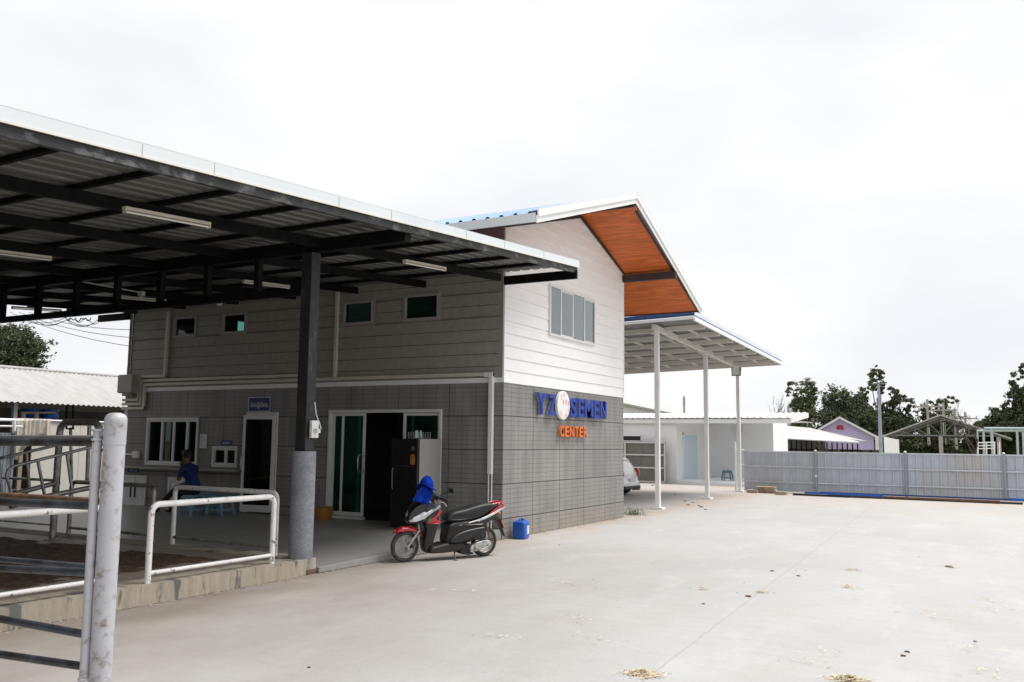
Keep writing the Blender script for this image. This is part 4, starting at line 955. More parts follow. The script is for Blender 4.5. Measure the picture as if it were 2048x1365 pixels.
def tailp(b, s0):
    puff(b, [(.0, .592), (-.10, .655), (-.19, .70), (-.28, .722), (-.30, .70), (-.22, .655), (-.10, .60), (-.02, .578)], .007, .002, s0 * .118, it=1)
    for i in range(len(b.v)):
        s_, y, z_ = b.v[i]; b.v[i] = (s_, y * (1 - .48 * max(0, min(1, (.12 - s_) / .45))), z_)
for s in (1, -1): part('tail_panel', 'gloss_red', lambda b: tailp(b, s))
def stripe(b, s0):
    puff(b, [(.20, .52), (.05, .565), (-.06, .605), (-.18, .655), (-.31, .69), (-.30, .665), (-.18, .615), (-.08, .578), (.05, .535), (.18, .50)], .005, .002, s0 * .127, it=1)
    for i in range(len(b.v)):
        s_, y, z_ = b.v[i]; b.v[i] = (s_, y * (1.03 - .52 * max(0, min(1, (.12 - s_) / .45))), z_)
for s in (1, -1): part('silver_stripe', 'lens', lambda b: stripe(b, s))
part('tail_light', 'redlamp', lambda b: puff(b, [(-.13, .70), (-.20, .735), (-.28, .745), (-.30, .72), (-.26, .69)], .06, .012))
part('seat', 'seat', lambda b: puff(b, [(.64, .50), (.65, .57), (.60, .63), (.50, .655), (.38, .672), (.26, .70), (.12, .735), (-.06, .748), (-.20, .735), (-.20, .70), (-.05, .635), (.06, .58), (.18, .53), (.34, .505)], .12, .035, taper=lambda s_, z_: .95 - .25 * max(0, min(1, (.05 - s_) / .3)) - .2 * max(0, min(1, (s_ - .52) / .12))))
part('engine', 'casting', lambda b: (puff(b, [(.29, .13), (.24, .20), (.10, .24), (-.02, .245), (-.07, .22), (-.07, .15), (-.02, .125), (.08, .135), (.16, .09), (.26, .10)], .035, .014, .085), b.lathe((.20, .118, .16), [(0, .008), (.028, .006), (.03, 0)], 16, 'y'), b.lathe((-.015, .118, .185), [(0, .008), (.03, .006), (.032, 0)], 16, 'y')))
part('engine_block', 'plastic_dull', lambda b: puff(b, [(.45, .13), (.40, .06), (.28, .05), (.22, .12), (.30, .22), (.42, .22)], .09, .02))
part('airbox', 'plastic_black', lambda b: puff(b, [(.26, .26), (.22, .37), (.10, .40), (.02, .36), (.02, .26), (.12, .24)], .04, .015, .08))
part('silencer', 'plastic_black', lambda b: b.tube([(.30, -.09, .10), (.1, -.12, .12), (-.22, -.12, .20)], [.018, .04, .045], 14))
def spring(b):
    a, c_ = Vector((.03, .10, .45)), Vector((-.05, .105, .235)); n = 90; d = c_ - a; u = d.cross(Vector((0, 1, 0))).normalized(); v = d.normalized().cross(u)
    b.tube([a + d * i / n + (u * math.cos(i * .62) + v * math.sin(i * .62)) * .02 for i in range(n + 1)], .0045, 6); b.tube([a, c_], .008, 8)
part('shock_absorber', 'rust', spring)
part('side_stand', 'plastic_black', lambda b: (b.tube([(.50, .06, .14), (.545, .15, .045), (.55, .185, .006)], .011, 8), b.box(.52, .58, .17, .21, .0, .01)))
part('centre_stand', 'plastic_black', lambda b: b.tube([(.42, .08, .1), (.30, .09, .06), (.22, .09, .07), (.22, -.09, .07), (.30, -.09, .06), (.42, -.08, .1)], .012, 8))
part('rear_fender', 'plastic_black', lambda b: puff(b, [(-.10, .56), (-.20, .55), (-.25, .50), (-.33, .30), (-.36, .25), (-.33, .28), (-.24, .44), (-.16, .50), (-.08, .50)], .045, .004, it=1))
part('number_plate', 'redlamp', lambda b: b.hexa([(-.225, -.07, .52), (-.225, .07, .52), (-.231, .07, .52), (-.231, -.07, .52), (-.30, -.07, .385), (-.30, .07, .385), (-.306, .07, .387), (-.306, -.07, .387)]), smooth=False)
part('grab_rail', 'gloss_red', lambda b: b.tube([(-.05, .075, .72), (-.18, .085, .745), (-.27, .05, .752), (-.27, -.05, .752), (-.18, -.085, .745), (-.05, -.075, .72)], .012, 10))
part('cable', 'plastic_black', lambda b: [b.tube([(.84, s * .10, .86), (.92, s * .13, .90), (.99, s * .08, .86), (1.0, s * .03, .80)], .005, 6) for s in (1,)])
part('cable', 'plastic_black', lambda b: b.tube([(.84, -.08, .86), (.93, -.10, .92), (1.0, -.05, .86), (1.0, 0, .80)], .005, 6))
part('brake_hose', 'plastic_black', lambda b: b.tube([(1.0, .06, .5), (1.06, .085, .38), (1.13, .08, .30), (1.17, .07, .22)], .005, 6))
part('brake_caliper', 'plastic_black', lambda b: puff(b, [(1.16, .25), (1.13, .22), (1.15, .18), (1.19, .20), (1.19, .25)], .02, .006, .062, it=1))
part('kick_lever', 'chrome', lambda b: b.tube([(.20, .13, .15), (.10, .15, .13), (.02, .155, .16), (.0, .17, .165)], .007, 8))
part('passenger_peg', 'rubber', lambda b: b.tube([(.33, .10, .20), (.33, .19, .205)], .013, 10))
part('rear_indicator', 'orange', lambda b: b.lathe((-.20, .085, .60), [(0, .02), (.018, .012), (.02, 0)], 12, 'y'))
hd = math.atan2(-.89363, -.44880)
sc.location = (.815, -1.975, 0); sc.rotation_euler = (R_(-2.5), 0, hd)

# blue sun hat hanging on the handlebar
ht = bpy.data.objects.new('sun_hat', None); COL.objects.link(ht); ORG[ht.name] = Vector(); tag(ht, 'bright blue sun hat with neck flap hung over the scooter mirror', 'hat')
def hatb(b):
    rows = [(.0, .11), (.03, .105), (.06, .08), (.075, .045), (.085, .0), (.08, -.02)]; n = 24; k = 0
    for i, (r_, z_) in enumerate(rows):
        for j in range(n):
            a = 2 * math.pi * j / n; wob = 1 + .08 * math.sin(a * 3 + i) + .05 * math.sin(a * 7); b.v.append((r_ * math.cos(a) * wob * 1.05, r_ * math.sin(a) * wob * .95, z_ + .012 * math.sin(a * 2 + 1)))
    for i in range(len(rows) - 1):
        for j in range(n): a = i * n + j; c_ = i * n + (j + 1) % n; b.f.append((a, c_, c_ + n, a + n))
b = B(); hatb(b); o = b.build('crown', M['bluecloth'], ht, smooth=True)
b = B(); n = 28
for i, (r_, z_) in enumerate([(.078, -.015), (.105, -.022), (.125, -.035)]):
    for j in range(n):
        a = 2 * math.pi * j / n; b.v.append((r_ * math.cos(a) * 1.08, r_ * math.sin(a), z_ + .022 * math.sin(a * 2 + .6) * (i + .3) / 2))
for i in range(2):
    for j in range(n): a = i * n + j; c_ = i * n + (j + 1) % n; b.f.append((a, c_, c_ + n, a + n))
b.build('brim', M['bluecloth'], ht, smooth=True).modifiers.new('s', 'SOLIDIFY').thickness = .004
b = B(); n = 16
for i in range(9):
    for j in range(n + 1):
        t_ = j / n; fold = .018 * math.sin(t_ * 16 + i * .25) * (.3 + i / 8); b.v.append((.09 - .0 - .16 * t_ + .015 * i * (.5 - t_) + .012 * i * .6, .05 + fold, -.02 - .028 * i))
for i in range(8):
    for j in range(n): a = i * (n + 1) + j; b.f.append((a, a + 1, a + n + 2, a + n + 1))
b.build('neck_flap', M['bluecloth'], ht, smooth=True).modifiers.new('s', 'SOLIDIFY').thickness = .004
hp = Vector((.815, -1.975, 0)) + Vector((-.4488, -.89363, 0)) * .965 + Vector((.89363, -.4488, 0)) * .09; ht.scale = (1.08,) * 3; ht.location = hp + Vector((0, 0, 1.005)); ht.rotation_euler = (R_(8), R_(-14), hd)

# ================================================================== SMALL THINGS AT THE OFFICE
# jerrycan
t = thing('jerrycan', (.185, .33, 0), 'blue plastic jerrycan with white label against the tiled gable wall', 'jerrycan')
t.rotation_euler = (0, 0, R_(8))
cx0, cy0 = .185, .33
b = B(); pr = [(-.12, .02), (-.10, .0), (.10, .0), (.12, .02), (.125, .25), (.11, .285), (.05, .30), (-.06, .30), (-.11, .285), (-.125, .25)]
puff(b, [(cy0 + a * 1.05, c_) for a, c_ in pr], .105, .018, 0, it=1); b.v = [(cx0 + y, s_, z_) for s_, y, z_ in b.v]
b.build('body', M['blue'], t, smooth=True, autos=True)
b = B(); b.tube([(cx0 - .005, cy0 - .07, .285), (cx0 - .005, cy0 - .065, .322), (cx0 - .005, cy0 + .03, .332), (cx0 - .005, cy0 + .045, .29)], .014, 10); b.build('handle', M['blue'], t, smooth=True)
b = B(); b.lathe((cx0, cy0 + .085, .285), [(.032, 0), (.032, .035), (.028, .04), (0, .04)], 16); b.build('cap', M['blue'], t, smooth=True, autos=True)
b = B(); b.box(cx0 + .1055, cx0 + .107, cy0 - .0, cy0 + .10, .08, .21); b.build('label', M['paper'], t)
b = B()
for k in range(5): b.box(cx0 + .1072, cx0 + .1078, cy0 + .01, cy0 + .035 + .05 * rnd.random(), .10 + k * .02, .107 + k * .02)
b.build('label_print', M['signblue'], t)
# fridge
fx0, fx1, fy0, fy1 = atY(783, 900, -.85).x, atY(836, 900, -.85).x, -.85, -.17
zt_ = atY(836, 878, -.85).z
t = thing('refrigerator', ((fx0 + fx1) / 2, (fy0 + fy1) / 2, .14), 'black-fronted refrigerator with grey side standing before the sliding door', 'refrigerator')
b = B(); b.box(fx0, fx1, fy0 + .06, fy1, .16, zt_); b.build('cabinet', M['fridge_side'], t, bevel=.01)
b = B(); b.box(fx0, fx1, fy0, fy0 + .052, .18, 1.18); d1 = b.build('door', M['gloss_black'], t, bevel=.012); b = B(); b.box(fx0, fx1, fy0, fy0 + .052, 1.19, zt_); d2 = b.build('door', M['gloss_black'], t, bevel=.012)
b = B(); b.tube([(fx0 + .05, fy0 - .004, .8), (fx0 + .05, fy0 - .03, .83), (fx0 + .05, fy0 - .03, 1.12), (fx0 + .05, fy0 - .004, 1.15)], .009, 8); b.build('handle', M['steelgrey'], d1)
b = B(); b.lathe((fx1 - .10, fy0 - .001, zt_ - .16), [(0, -.003), (.04, -.003), (.04, 0)], 20, 'y'); b.build('sticker', M['leaf_pale'], d2)
b = B(); b.box(fx1 - .145, fx1 - .055, fy0 - .004, fy0 - .001, zt_ - .42, zt_ - .27); b.prism([(fx1 - .13, zt_ - .27), (fx1 - .07, zt_ - .27), (fx1 - .1, zt_ - .235)], fy0 - .004, fy0 - .001, 'y'); b.build('sticker', M['yellow'], d2)
b = B(); 
for xx in (fx0 + .06, fx1 - .06):
    for yy in (fy0 + .1, fy1 - .08): b.lathe((xx, yy, .13), [(0, 0), (.025, 0), (.025, .04), (0, .04)], 10)
b.build('feet', M['plastic_black'], t)
# wire basket with bottles on the fridge
t = thing('wire_basket', (fx1 - .15, fy0 + .25, zt_), 'small wire basket of jars on top of the refrigerator', 'basket')
b = B(); x0, x1, y0, y1 = fx1 - .27, fx1 - .02, fy0 + .1, fy0 + .38
for z in (zt_ + .012, zt_ + .06, zt_ + .11): b.tube([(x0, y0, z), (x1, y0, z), (x1, y1, z), (x0, y1, z), (x0, y0, z)], .003, 5)
for k in range(6): xx = x0 + (x1 - x0) * k / 5; b.tube([(xx, y0, zt_ + .11), (xx, y0, zt_ + .006), (xx, y1, zt_ + .006), (xx, y1, zt_ + .11)], .002, 4)
b.build('wire', M['chrome'], t)
for k, (xx, mm, lb) in enumerate(((x1 - .05, 'stoolpale', 'short blue jar in the wire basket on the refrigerator'), (x1 - .13, 'white', 'white jar in the wire basket on the refrigerator'))):
    b = B(); b.lathe((xx, (y0 + y1) / 2 - .08, zt_ + .012), [(0, 0), (.03, 0), (.032, .07), (.02, .09), (.022, .1), (.022, .125), (0, .125)], 16); o = b.build('jar', M[mm], None, smooth=True, autos=True, org=(xx, (y0 + y1) / 2 - .08, zt_ + .012)); tag(o, lb, 'jar')
# interior bits: a pale cabinet inside and a bucket outside
t = thing('storage_cabinet', (-2.9, 2.6, .17), 'dim grey storage cabinet in the dark room behind the sliding door', 'cabinet')
b = B(); b.box(-3.3, -2.1, 2.4, 2.88, .17, 1.1); b.build('carcass', M['greybox'], t, bevel=.008)
for k in range(2): b = B(); b.box(-3.28 + k * .6, -2.72 + k * .6, 2.38, 2.399, .2, 1.07); b.build('door', M['greybox'], t, bevel=.004)
pb = at(648, 1034, 2, .15)
t = thing('plastic_basket', (pb.x, -.25, .16), 'mustard coloured plastic basket on the porch floor behind the canopy post', 'basket')
b = B(); b.lathe((atY(648, 1030, -.25).x, -.25, .162), [(0, 0), (.13, 0), (.165, .22), (.172, .225), (.16, .23), (.125, .01), (0, .01)], 24); b.build('tub', M['yellow'], t, smooth=True, autos=True)

def stool(name, loc, m, label, group, rz=0, h=.42, w=.15):
    t = bpy.data.objects.new(name, None); COL.objects.link(t); ORG[t.name] = Vector(); tag(t, label, 'stool', group)
    b = B(); b.box(-w, w, -w, w, h - .035, h); b.build('seat', M[m], t, bevel=.015)
    for sx in (-1, 1):
        for sy in (-1, 1):
            b = B(); a = Vector((sx * (w - .015), sy * (w - .015), h - .03)); c_ = Vector((sx * (w + .035), sy * (w + .035), 0))
            b.hexa([c_ + Vector((-.02, -.02, 0)), c_ + Vector((.02, -.02, 0)), c_ + Vector((.02, .02, 0)), c_ + Vector((-.02, .02, 0)), a + Vector((-.03, -.03, 0)), a + Vector((.015, -.03, 0)), a + Vector((.015, .03, 0)), a + Vector((-.03, .03, 0))]); b.build('leg', M[m], t, bevel=.004)
    b = B(); q = w + .015
    b.box(-q, q, -q - .01, -q + .01, .10, .13); b.box(-q, q, q - .01, q + .01, .10, .13); b.box(-q - .01, -q + .01, -q + .01, q - .01, .10, .13); b.box(q - .01, q + .01, -q + .01, q - .01, .10, .13); b.build('stretcher', M[m], t)
    b = B(); b.box(-w + .01, w - .01, -w - .004, -w + .006, h - .11, h - .03); b.box(-w + .01, w - .01, w - .006, w + .004, h - .11, h - .03); b.build('apron', M[m], t)
    t.location = loc; t.rotation_euler = (0, 0, rz); return t
stool('plastic_stool', (-5.82, -.60, .148), 'stoolpale', 'pale blue plastic stool just right of the seated person', 'blue plastic stools', R_(8), .38)
stool('plastic_stool', (-6.27, -.85, .148), 'stoolpale', 'pale blue plastic stool under the seated person', 'blue plastic stools', R_(-6), .38)
stool('plastic_stool', (-6.35, -.42, .155), 'stoolpale', 'pale blue plastic stool between the seated person and the wall', 'blue plastic stools', R_(20), .38)

# ================================================================== SEATED PERSON
def person():
    # skeleton: (x, y, z, radius); facing -X, leaning forward, chin on one hand
    k = .93; ox, oy, oz = -6.25, -.85, .15
    J = {}; E_ = []
    def j(n, x, y, z, r, par=None): J[n] = (len(J), (ox + x * k, oy + y * k, oz + z * k), r * k); E_.append((par, n)) if par else None
    j('pelvis', 0, 0, .50, .135); j('waist', -.06, 0, .64, .125, 'pelvis'); j('chest', -.15, 0, .82, .145, 'waist'); j('upper', -.20, 0, .96, .12, 'chest'); j('neck', -.245, 0, 1.04, .055, 'upper'); j('jaw', -.29, 0, 1.085, .07, 'neck'); j('head', -.29, 0, 1.17, .095, 'jaw'); j('crown', -.285, 0, 1.22, .075, 'head')
    for s, n in ((1, 'b'), (-1, 'f')):      # f = side nearer the camera (-y)
        j('sh' + n, -.19, s * .18, .945, .062, 'upper')
        if n == 'f': j('el' + n, -.27, s * .20, .70, .046, 'sh' + n); j('wr' + n, -.355, s * .07, .93, .033, 'el' + n); j('pa' + n, -.365, s * .045, 1.0, .036, 'wr' + n)
        else: j('el' + n, -.30, s * .22, .70, .046, 'sh' + n); j('wr' + n, -.50, s * .12, .60, .033, 'el' + n); j('pa' + n, -.56, s * .09, .585, .034, 'wr' + n)
        j('hip' + n, -.04, s * .09, .46, .10, 'pelvis'); j('kn' + n, -.46, s * .13, .49, .066, 'hip' + n); j('an' + n, -.80 - (.12 if s < 0 else 0), s * .12, .12, .045, 'kn' + n)
        j('he' + n, -.81 - (.12 if s < 0 else 0), s * .12, .055, .045, 'an' + n); j('to' + n, -1.0 - (.12 if s < 0 else 0), s * .13, .04, .036, 'he' + n)
    me = bpy.data.meshes.new('person'); me.from_pydata([v[1] for v in J.values()], [(J[a][0], J[b_][0]) for a, b_ in E_], []); o = bpy.data.objects.new('p', me); COL.objects.link(o)
    md = o.modifiers.new('sk', 'SKIN'); md.use_smooth_shade = True; sv = me.skin_vertices[0].data
    for n, (i, p_, r) in J.items(): sv[i].radius = (r, r); sv[i].use_root = (n == 'pelvis')
    sv[J['chest'][0]].radius = (.115 * k, .165 * k); sv[J['upper'][0]].radius = (.10 * k, .15 * k); sv[J['waist'][0]].radius = (.115 * k, .145 * k); sv[J['pelvis'][0]].radius = (.13 * k, .16 * k)
    o.modifiers.new('ss', 'SUBSURF').levels = 2
    dg = bpy.context.evaluated_depsgraph_get(); dg.update(); m2 = bpy.data.meshes.new_from_object(o.evaluated_get(dg)); bpy.data.objects.remove(o)
    vs = [Vector(v.co) for v in m2.vertices]; fs = [tuple(p.vertices) for p in m2.polygons]
    P = lambda n: Vector(J[n][1])
    # fingers as short bent chains rooted in the palm
    fb = B()
    for n, d in (('paf', Vector((.02, .0, .075))), ('pab', Vector((-.07, -.01, -.02)))):
        c_ = P(n); side_ = d.cross(Vector((0, 1, .2))).normalized() if n == 'pab' else Vector((.35, .93, 0)).normalized()
        if n == 'pab': side_ = Vector((0, 1, .1)).normalized()
        for q in range(4):
            L_ = (.9, 1.05, 1, .8)[q]; a = c_ + side_ * (q - 1.5) * .017; m_ = a + d * .75 * L_; e_ = m_ + (d * .45 + Vector((.025, .0, -.005) if n == 'paf' else (.0, .0, -.035))) * L_
            fb.tube([a, m_, e_, e_ + (e_ - m_) * .3], [.0105, .0095, .0085, .004], 8)
        a = c_ - side_ * .02; fb.tube([a, a - side_ * .03 + d * .35, a - side_ * .035 + d * .8], [.012, .0105, .006], 8)
    # face: nose, ears
    h = P('head')
    fb.tube([h + Vector((-.085, 0, .01)), h + Vector((-.112, 0, -.022)), h + Vector((-.085, 0, -.03))], [.008, .014, .008], 8)
    for s in (1, -1): fb.tube([h + Vector((.01, s * .082, .02)), h + Vector((.02, s * .098, .0)), h + Vector((.008, s * .084, -.03))], [.008, .012, .007], 8)
    k0 = len(vs); allv = vs + [Vector(v) for v in fb.v]; allf = fs + [tuple(i + k0 for i in f) for f in fb.f]
    b = B(); b.v = [tuple(v) for v in allv]; b.f = allf
    root = thing('person', (ox, oy, oz), 'person in a navy blue polo and dark trousers seated on a stool, hand to face', 'person')
    o = b.build('body', [M['skin'], M['shirt'], M['trousers'], M['plastic_black']], root, smooth=True)
    og = ORG[root.name]
    elbows = [P('elf'), P('elb')]; shs = [P('shf'), P('shb')]
    for p_ in o.data.polygons:
        c_ = Vector(p_.center) + og; mi = 0; zl = (c_.z - oz) / k
        arm = False
        for e_, s_, wv in ((P('elf'), P('shf'), P('wrf')), (P('elb'), P('shb'), P('wrb'))):
            if (c_ - e_).length < .085 or min((c_ - e_.lerp(wv, q)).length for q in (.3, .6, 1)) < .07: arm = True
        if p_.index >= len(fs): mi = 0
        elif arm and zl > .5: mi = 0
        elif zl > 1.045: mi = 0
        elif zl > .585: mi = 1
        elif zl > .085: mi = 2
        else: mi = 3
        p_.material_index = mi
    b = B(); n = 18; hc = P('head') + Vector((.012, 0, .03))
    for i in range(9):
        ph = math.pi * (.0 + i / 8 * .62)
        for jn in range(n):
            a = 2 * math.pi * jn / n; fr = math.cos(a) < -.45
            ph2 = min(ph, math.pi * (.36 if fr else .62)); rr = .122 * k * (1 + .05 * rnd.random()); b.v.append(tuple(hc + Vector((math.sin(ph2) * math.cos(a) * 1.05, math.sin(ph2) * math.sin(a) * .92, math.cos(ph2) * 1.02)) * rr))
    for i in range(8):
        for jn in range(n): a = i * n + jn; c_ = i * n + (jn + 1) % n; b.f.append((a, c_, c_ + n, a + n))
    b.build('hair', M['hair'], root, smooth=True)
    b = B(); u_ = P('neck'); b.tube([u_ + Vector((.05, -.05, -.01)), u_ + Vector((-.02, -.065, -.02)), u_ + Vector((-.06, 0, -.04)), u_ + Vector((-.02, .065, -.02)), u_ + Vector((.05, .05, -.01)), u_ + Vector((.05, -.05, -.01))], .014, 8); b.build('collar', M['shirt'], root, smooth=True)
    b = B()
    for s in (.045, -.045): c_ = h + Vector((-.088, s * .8, .018)); b.lathe(c_, [(0, -.008), (.009, -.004), (.011, 0), (.009, .004), (0, .008)], 8)
    b.build('eyes', M['gloss_black'], root)
person()

# ================================================================== WHITE CANOPY BEHIND THE OFFICE
wc = thing('white_canopy', (-.3, 12.8, 0), 'blue-edged white steel canopy on slim posts beyond the office', 'canopy')
WX, WY0, WY1 = .95, 7.55, 17.1
def wz(y, off=0, x=.95): return 4.71 - .030 * (y - WY0) + off + .028 * (x - .95)
def slab(b, x0, x1, y0, y1, o0, o1): b.hexa([(x, y, wz(y, o, x)) for o in (o0, o1) for x, y in ((x0, y0), (x1, y0), (x1, y1), (x0, y1))])
b = B(); n_ = rib(WY0 + .02, WY1 - .02, .2, .02, 0, .05)
ribbed(b, n_, lambda s, dz: (-9.5, s, wz(s, -.075, -9.5) + dz), lambda s, dz: (WX - .02, s, wz(s, -.075, WX) + dz)); b.build('roof_sheet', M['silver'], wc)
b = B(); slab(b, -9.5, WX + .004, WY0 - .006, WY0 + .01, -.06, .05); b.build('blue_fascia', M['navy'], wc)
b = B(); slab(b, WX - .012, WX + .004, WY0 + .012, WY1, -.045, .05); b.build('side_flashing', M['whiteblueroof'], wc)
b = B(); slab(b, WX - .008, WX + .001, WY0 + .012, WY1, -.07, -.0451); b.build('blue_fascia', M['navy'], wc)
b = B(); slab(b, -9.5, WX, WY0 + .012, WY0 + .06, -.13, -.0705); b.build('edge_beam', M['whitebeam'], wc)
b = B(); slab(b, WX - .05, WX, WY0 + .062, WY1 - .05, -.17, -.0705); b.build('edge_beam', M['whitebeam'], wc)
b = B(); slab(b, -9.5, WX, WY1 - .048, WY1, -.19, -.0855); b.build('edge_beam', M['cream'], wc)
for y in [WY0 + 1.05 + 1.3 * i for i in range(7)]:
    b = B(); slab(b, -9.5, WX - .052, y - .03, y + .03, -.22, -.10); b.build('cross_beam', M['cream'], wc)
for i, x in enumerate([.32 - 1.0 * i for i in range(9)]):
    for j in range(7):
        y0 = WY0 + 1.05 + 1.3 * j; 
        b = B(); slab(b, x - .02, x + .02, y0 + .032, y0 + 1.268, -.15, -.10)
        if j < 6 : b.build('purlin', M['cream'], wc)
gz = lambda y: 4.545 - .022 * (y - 7.8)
gxx = lambda y: -.16 - .041 * (y - 7.8)
b = B(); b.hexa([(gxx(7.78) - .05, 7.78, gz(7.78) - .15), (gxx(7.78) + .05, 7.78, gz(7.78) - .15), (gxx(17.6) + .05, 17.6, gz(17.6) - .15), (gxx(17.6) - .05, 17.6, gz(17.6) - .15), (gxx(7.78) - .05, 7.78, gz(7.78) - .02), (gxx(7.78) + .05, 7.78, gz(7.78) - .02), (gxx(17.6) + .05, 17.6, gz(17.6) - .02), (gxx(17.6) - .05, 17.6, gz(17.6) - .02)])
b.build('girder', M['cream'], wc)
for k, y in enumerate((8.05, 12.85, 17.3)):
    x = gxx(y) + (.0, .0, -.02)[k]; b = B(); b.box(x - .055, x + .055, y - .055, y + .055, .05, gz(y) - .152); p_ = b.build('post', M['whitebeam'], wc, bevel=.004)
    b = B(); b.box(x - .14, x + .14, y - .14, y + .14, .0, .05); b.build('base_plate', M['whitebeam'], p_)
b = B(); b.box(-6.1, -6.0, 12.8, 12.9, 0, 4.2); b.build('post', M['whitebeam'], wc)
# floodlight
p = atY(1472, 743, 17.1); t = thing('floodlight', p, 'square floodlight with dark rim near the top of the farthest white post', 'floodlight')
b = B(); w2, h2 = .155, .155
q = [(p.x - w2, p.y, p.z - h2), (p.x + w2, p.y, p.z - h2), (p.x + w2, p.y, p.z + h2), (p.x - w2, p.y, p.z + h2)]
b.box(p.x - w2, p.x + w2, p.y, p.y + .05, p.z - h2, p.z + h2); b.build('housing', M['plastic_black'], t, bevel=.006)
b = B(); b.box(p.x - w2 + .03, p.x + w2 - .03, p.y - .008, p.y - .001, p.z - h2 + .03, p.z + h2 - .03); b.build('glass', M['paper'], t)
b = B(); b.tube([(p.x - w2 - .008, p.y + .03, p.z), (p.x - w2 - .008, p.y + .03, p.z + .14), (p.x + w2 + .008, p.y + .03, p.z + .14), (p.x + w2 + .008, p.y + .03, p.z)], .006, 6); b.build('bracket', M['plastic_black'], t)

# ================================================================== FENCE
fn = thing('metal_sheet_fence', (4.5, 18.1, 0), 'long grey-blue corrugated metal fence with rails and round posts', 'fence')
FY = 18.12
b = B(); pr = []
x = -.62
while x < 15:
    pr += [(x, 0), (x + .15, 0), (x + .16, .04), (x + .20, .04), (x + .21, 0)]; x += .23
ribbed(b, pr, lambda s, dz: (s, FY - dz, .03), lambda s, dz: (s, FY - dz, 1.37)); b.build('sheet', M['fence'], fn)
for k, z in enumerate((1.36, .865, .345, .045)):
    b = B(); b.box(-.62, 15, FY - .075, FY - .026, z - .022, z + .022); b.build('rail', M['fencerail'], fn)
for k in range(5):
    x = 1.79 + 2.745 * k; b = B(); b.tube([(x, FY - .11, 0), (x, FY - .11, 1.42)], .038, 14); q = b.build('post', M['fencepost'], fn, smooth=True)
    b = B(); b.lathe((x, FY - .11, 1.42), [(.042, -.02), (.042, .01), (0, .03)], 14); q2 = b.build('cap', M['whitebeam'], q, smooth=True)
    if k in (0, 3): b = B(); b.lathe((x, FY - .11, .55 if k == 0 else .42), [(.046, 0), (.046, .07)], 14); b.build('bracket', M['whitebeam'], q)
xg = atY(1471, 930, 18.05).x
b = B(); b.tube([(xg, 18.05, 0), (xg, 18.05, 1.70)], .035, 12); b.tube([(xg, 18.05, 1.42), (-.6, 18.05, 1.40)], .025, 8); b.tube([(xg, 18.05, .92), (-.6, 18.05, .90)], .018, 8); b.tube([(xg, 18.05, .40), (-.6, 18.05, .40)], .018, 8); b.build('end_post', M['white'], fn, smooth=True)

# pipes lying along the fence foot
def lying(u0, v0, u1, v1, y, r, m, label, sq=True, z=None):
    a, c_ = at(u0, v0, 2, .0), at(u1, v1, 2, .0); a.z = c_.z = z if z else r
    b = B(); b.bar(a, c_, 2 * r, 2 * r) if sq else b.tube([a, c_], r, 10)
    o = b.build('steel_tube', M[m], None, org=a); tag(o, label, 'steel tube', 'steel tubes lying along the fence'); return o
lying(1610, 992, 1766, 999, 0, .03, 'blue', 'bright blue steel tube on the ground nearest the left fence post', z=.10)
lying(1640, 991, 2020, 1006, 0, .025, 'signblue', 'long dark blue steel tube at the foot of the fence', z=.09)
lying(1586, 991, 1700, 996, 0, .03, 'plastic_black', 'black steel tube end lying in front of the blue one', z=.03)
lying(1655, 993.5, 2000, 1008.5, 0, .03, 'rust', 'long rusty brown steel tube along the fence foot', z=.06)
lying(1692, 995, 2046, 1010, 0, .03, 'plastic_black', 'long black steel tube, outermost of those along the fence', z=.03)
lying(2018, 1005.5, 2110, 1009, 0, .035, 'blue', 'blue steel tube at the right edge of the picture', z=.09)
# stacked timber blocks
for k, (u, v, w_, z0, lb) in enumerate(((1506, 986, .17, 0, 'leftmost'), (1524, 986, .16, 0, 'second'), (1524, 986, .16, .11, 'upper left'), (1545, 987, .17, 0, 'third'), (1543, 987, .15, .11, 'upper right'), (1563, 990, .17, 0, 'single rightmost'))):
    p = at(u, v, 2, 0); t = thing('timber_bundle', (p.x, p.y, z0), lb + ' weathered timber bundle on the ground by the fence', 'timber', 'timber bundles by the fence')
    r_ = random.Random(k); 
    for j in range(3):
        zz = z0 + .036 * j; dx = r_.uniform(-.02, .02); b = B(); b.box(p.x - w_ + dx, p.x + w_ + dx, p.y - .2 + dx, p.y + .15, zz, zz + .032); b.build('plank', M['plywood'], t, bevel=.002)

# ================================================================== WHITE BUILDING WITH PORCH
wb = thing('white_annex', (-5, 24, 0), 'low white building with pale blue metal roof and open porch beyond the white posts', 'building')
def gp(u, v): return at(u, v, 2, 0)
b = B()
wx1 = atY(1353, 900, 22).x
for a, c_, d, e in grid_rects(-12, wx1, 0, 2.62, [(-7.6, -5.87, 1.71, 1.89)]): b.box(a, c_, 22, 22.15, d, e)
b.box(wx1 - .15, wx1, 22.152, 27, 0, 2.62); b.build('front_wall', M['plastergrey'], wb)
bx1 = atY(1547, 900, 27).x
b = B(); b.box(wx1, bx1, 27, 27.15, 0, 2.7); b.box(bx1 - .15, bx1, 27.152, 30, 0, 2.69); b.build('porch_wall', M['plaster'], wb)
b = B(); b.box(atY(1395, 900, 26.95).x - .05, atY(1395, 900, 26.95).x + .12, 26.88, 27, .1, 2.6); b.build('pilaster', M['plaster'], wb)
b = B(); b.quad((wx1, 21.95, .004), (-.9, 20.6, .004), (-.9, 27, .004), (wx1, 27, .004)); k = [(wx1 + .0, 22.0), (-1.1, 20.9), (-1.1, 27), (wx1, 27)]
b = B(); b.v = [(x, y, z) for z in (.0, .13) for x, y in k]; b.f = [(3, 2, 1, 0), (4, 5, 6, 7), (0, 1, 5, 4), (1, 2, 6, 5), (2, 3, 7, 6), (3, 0, 4, 7)]; b.build('porch_slab', M['plaster'], wb)
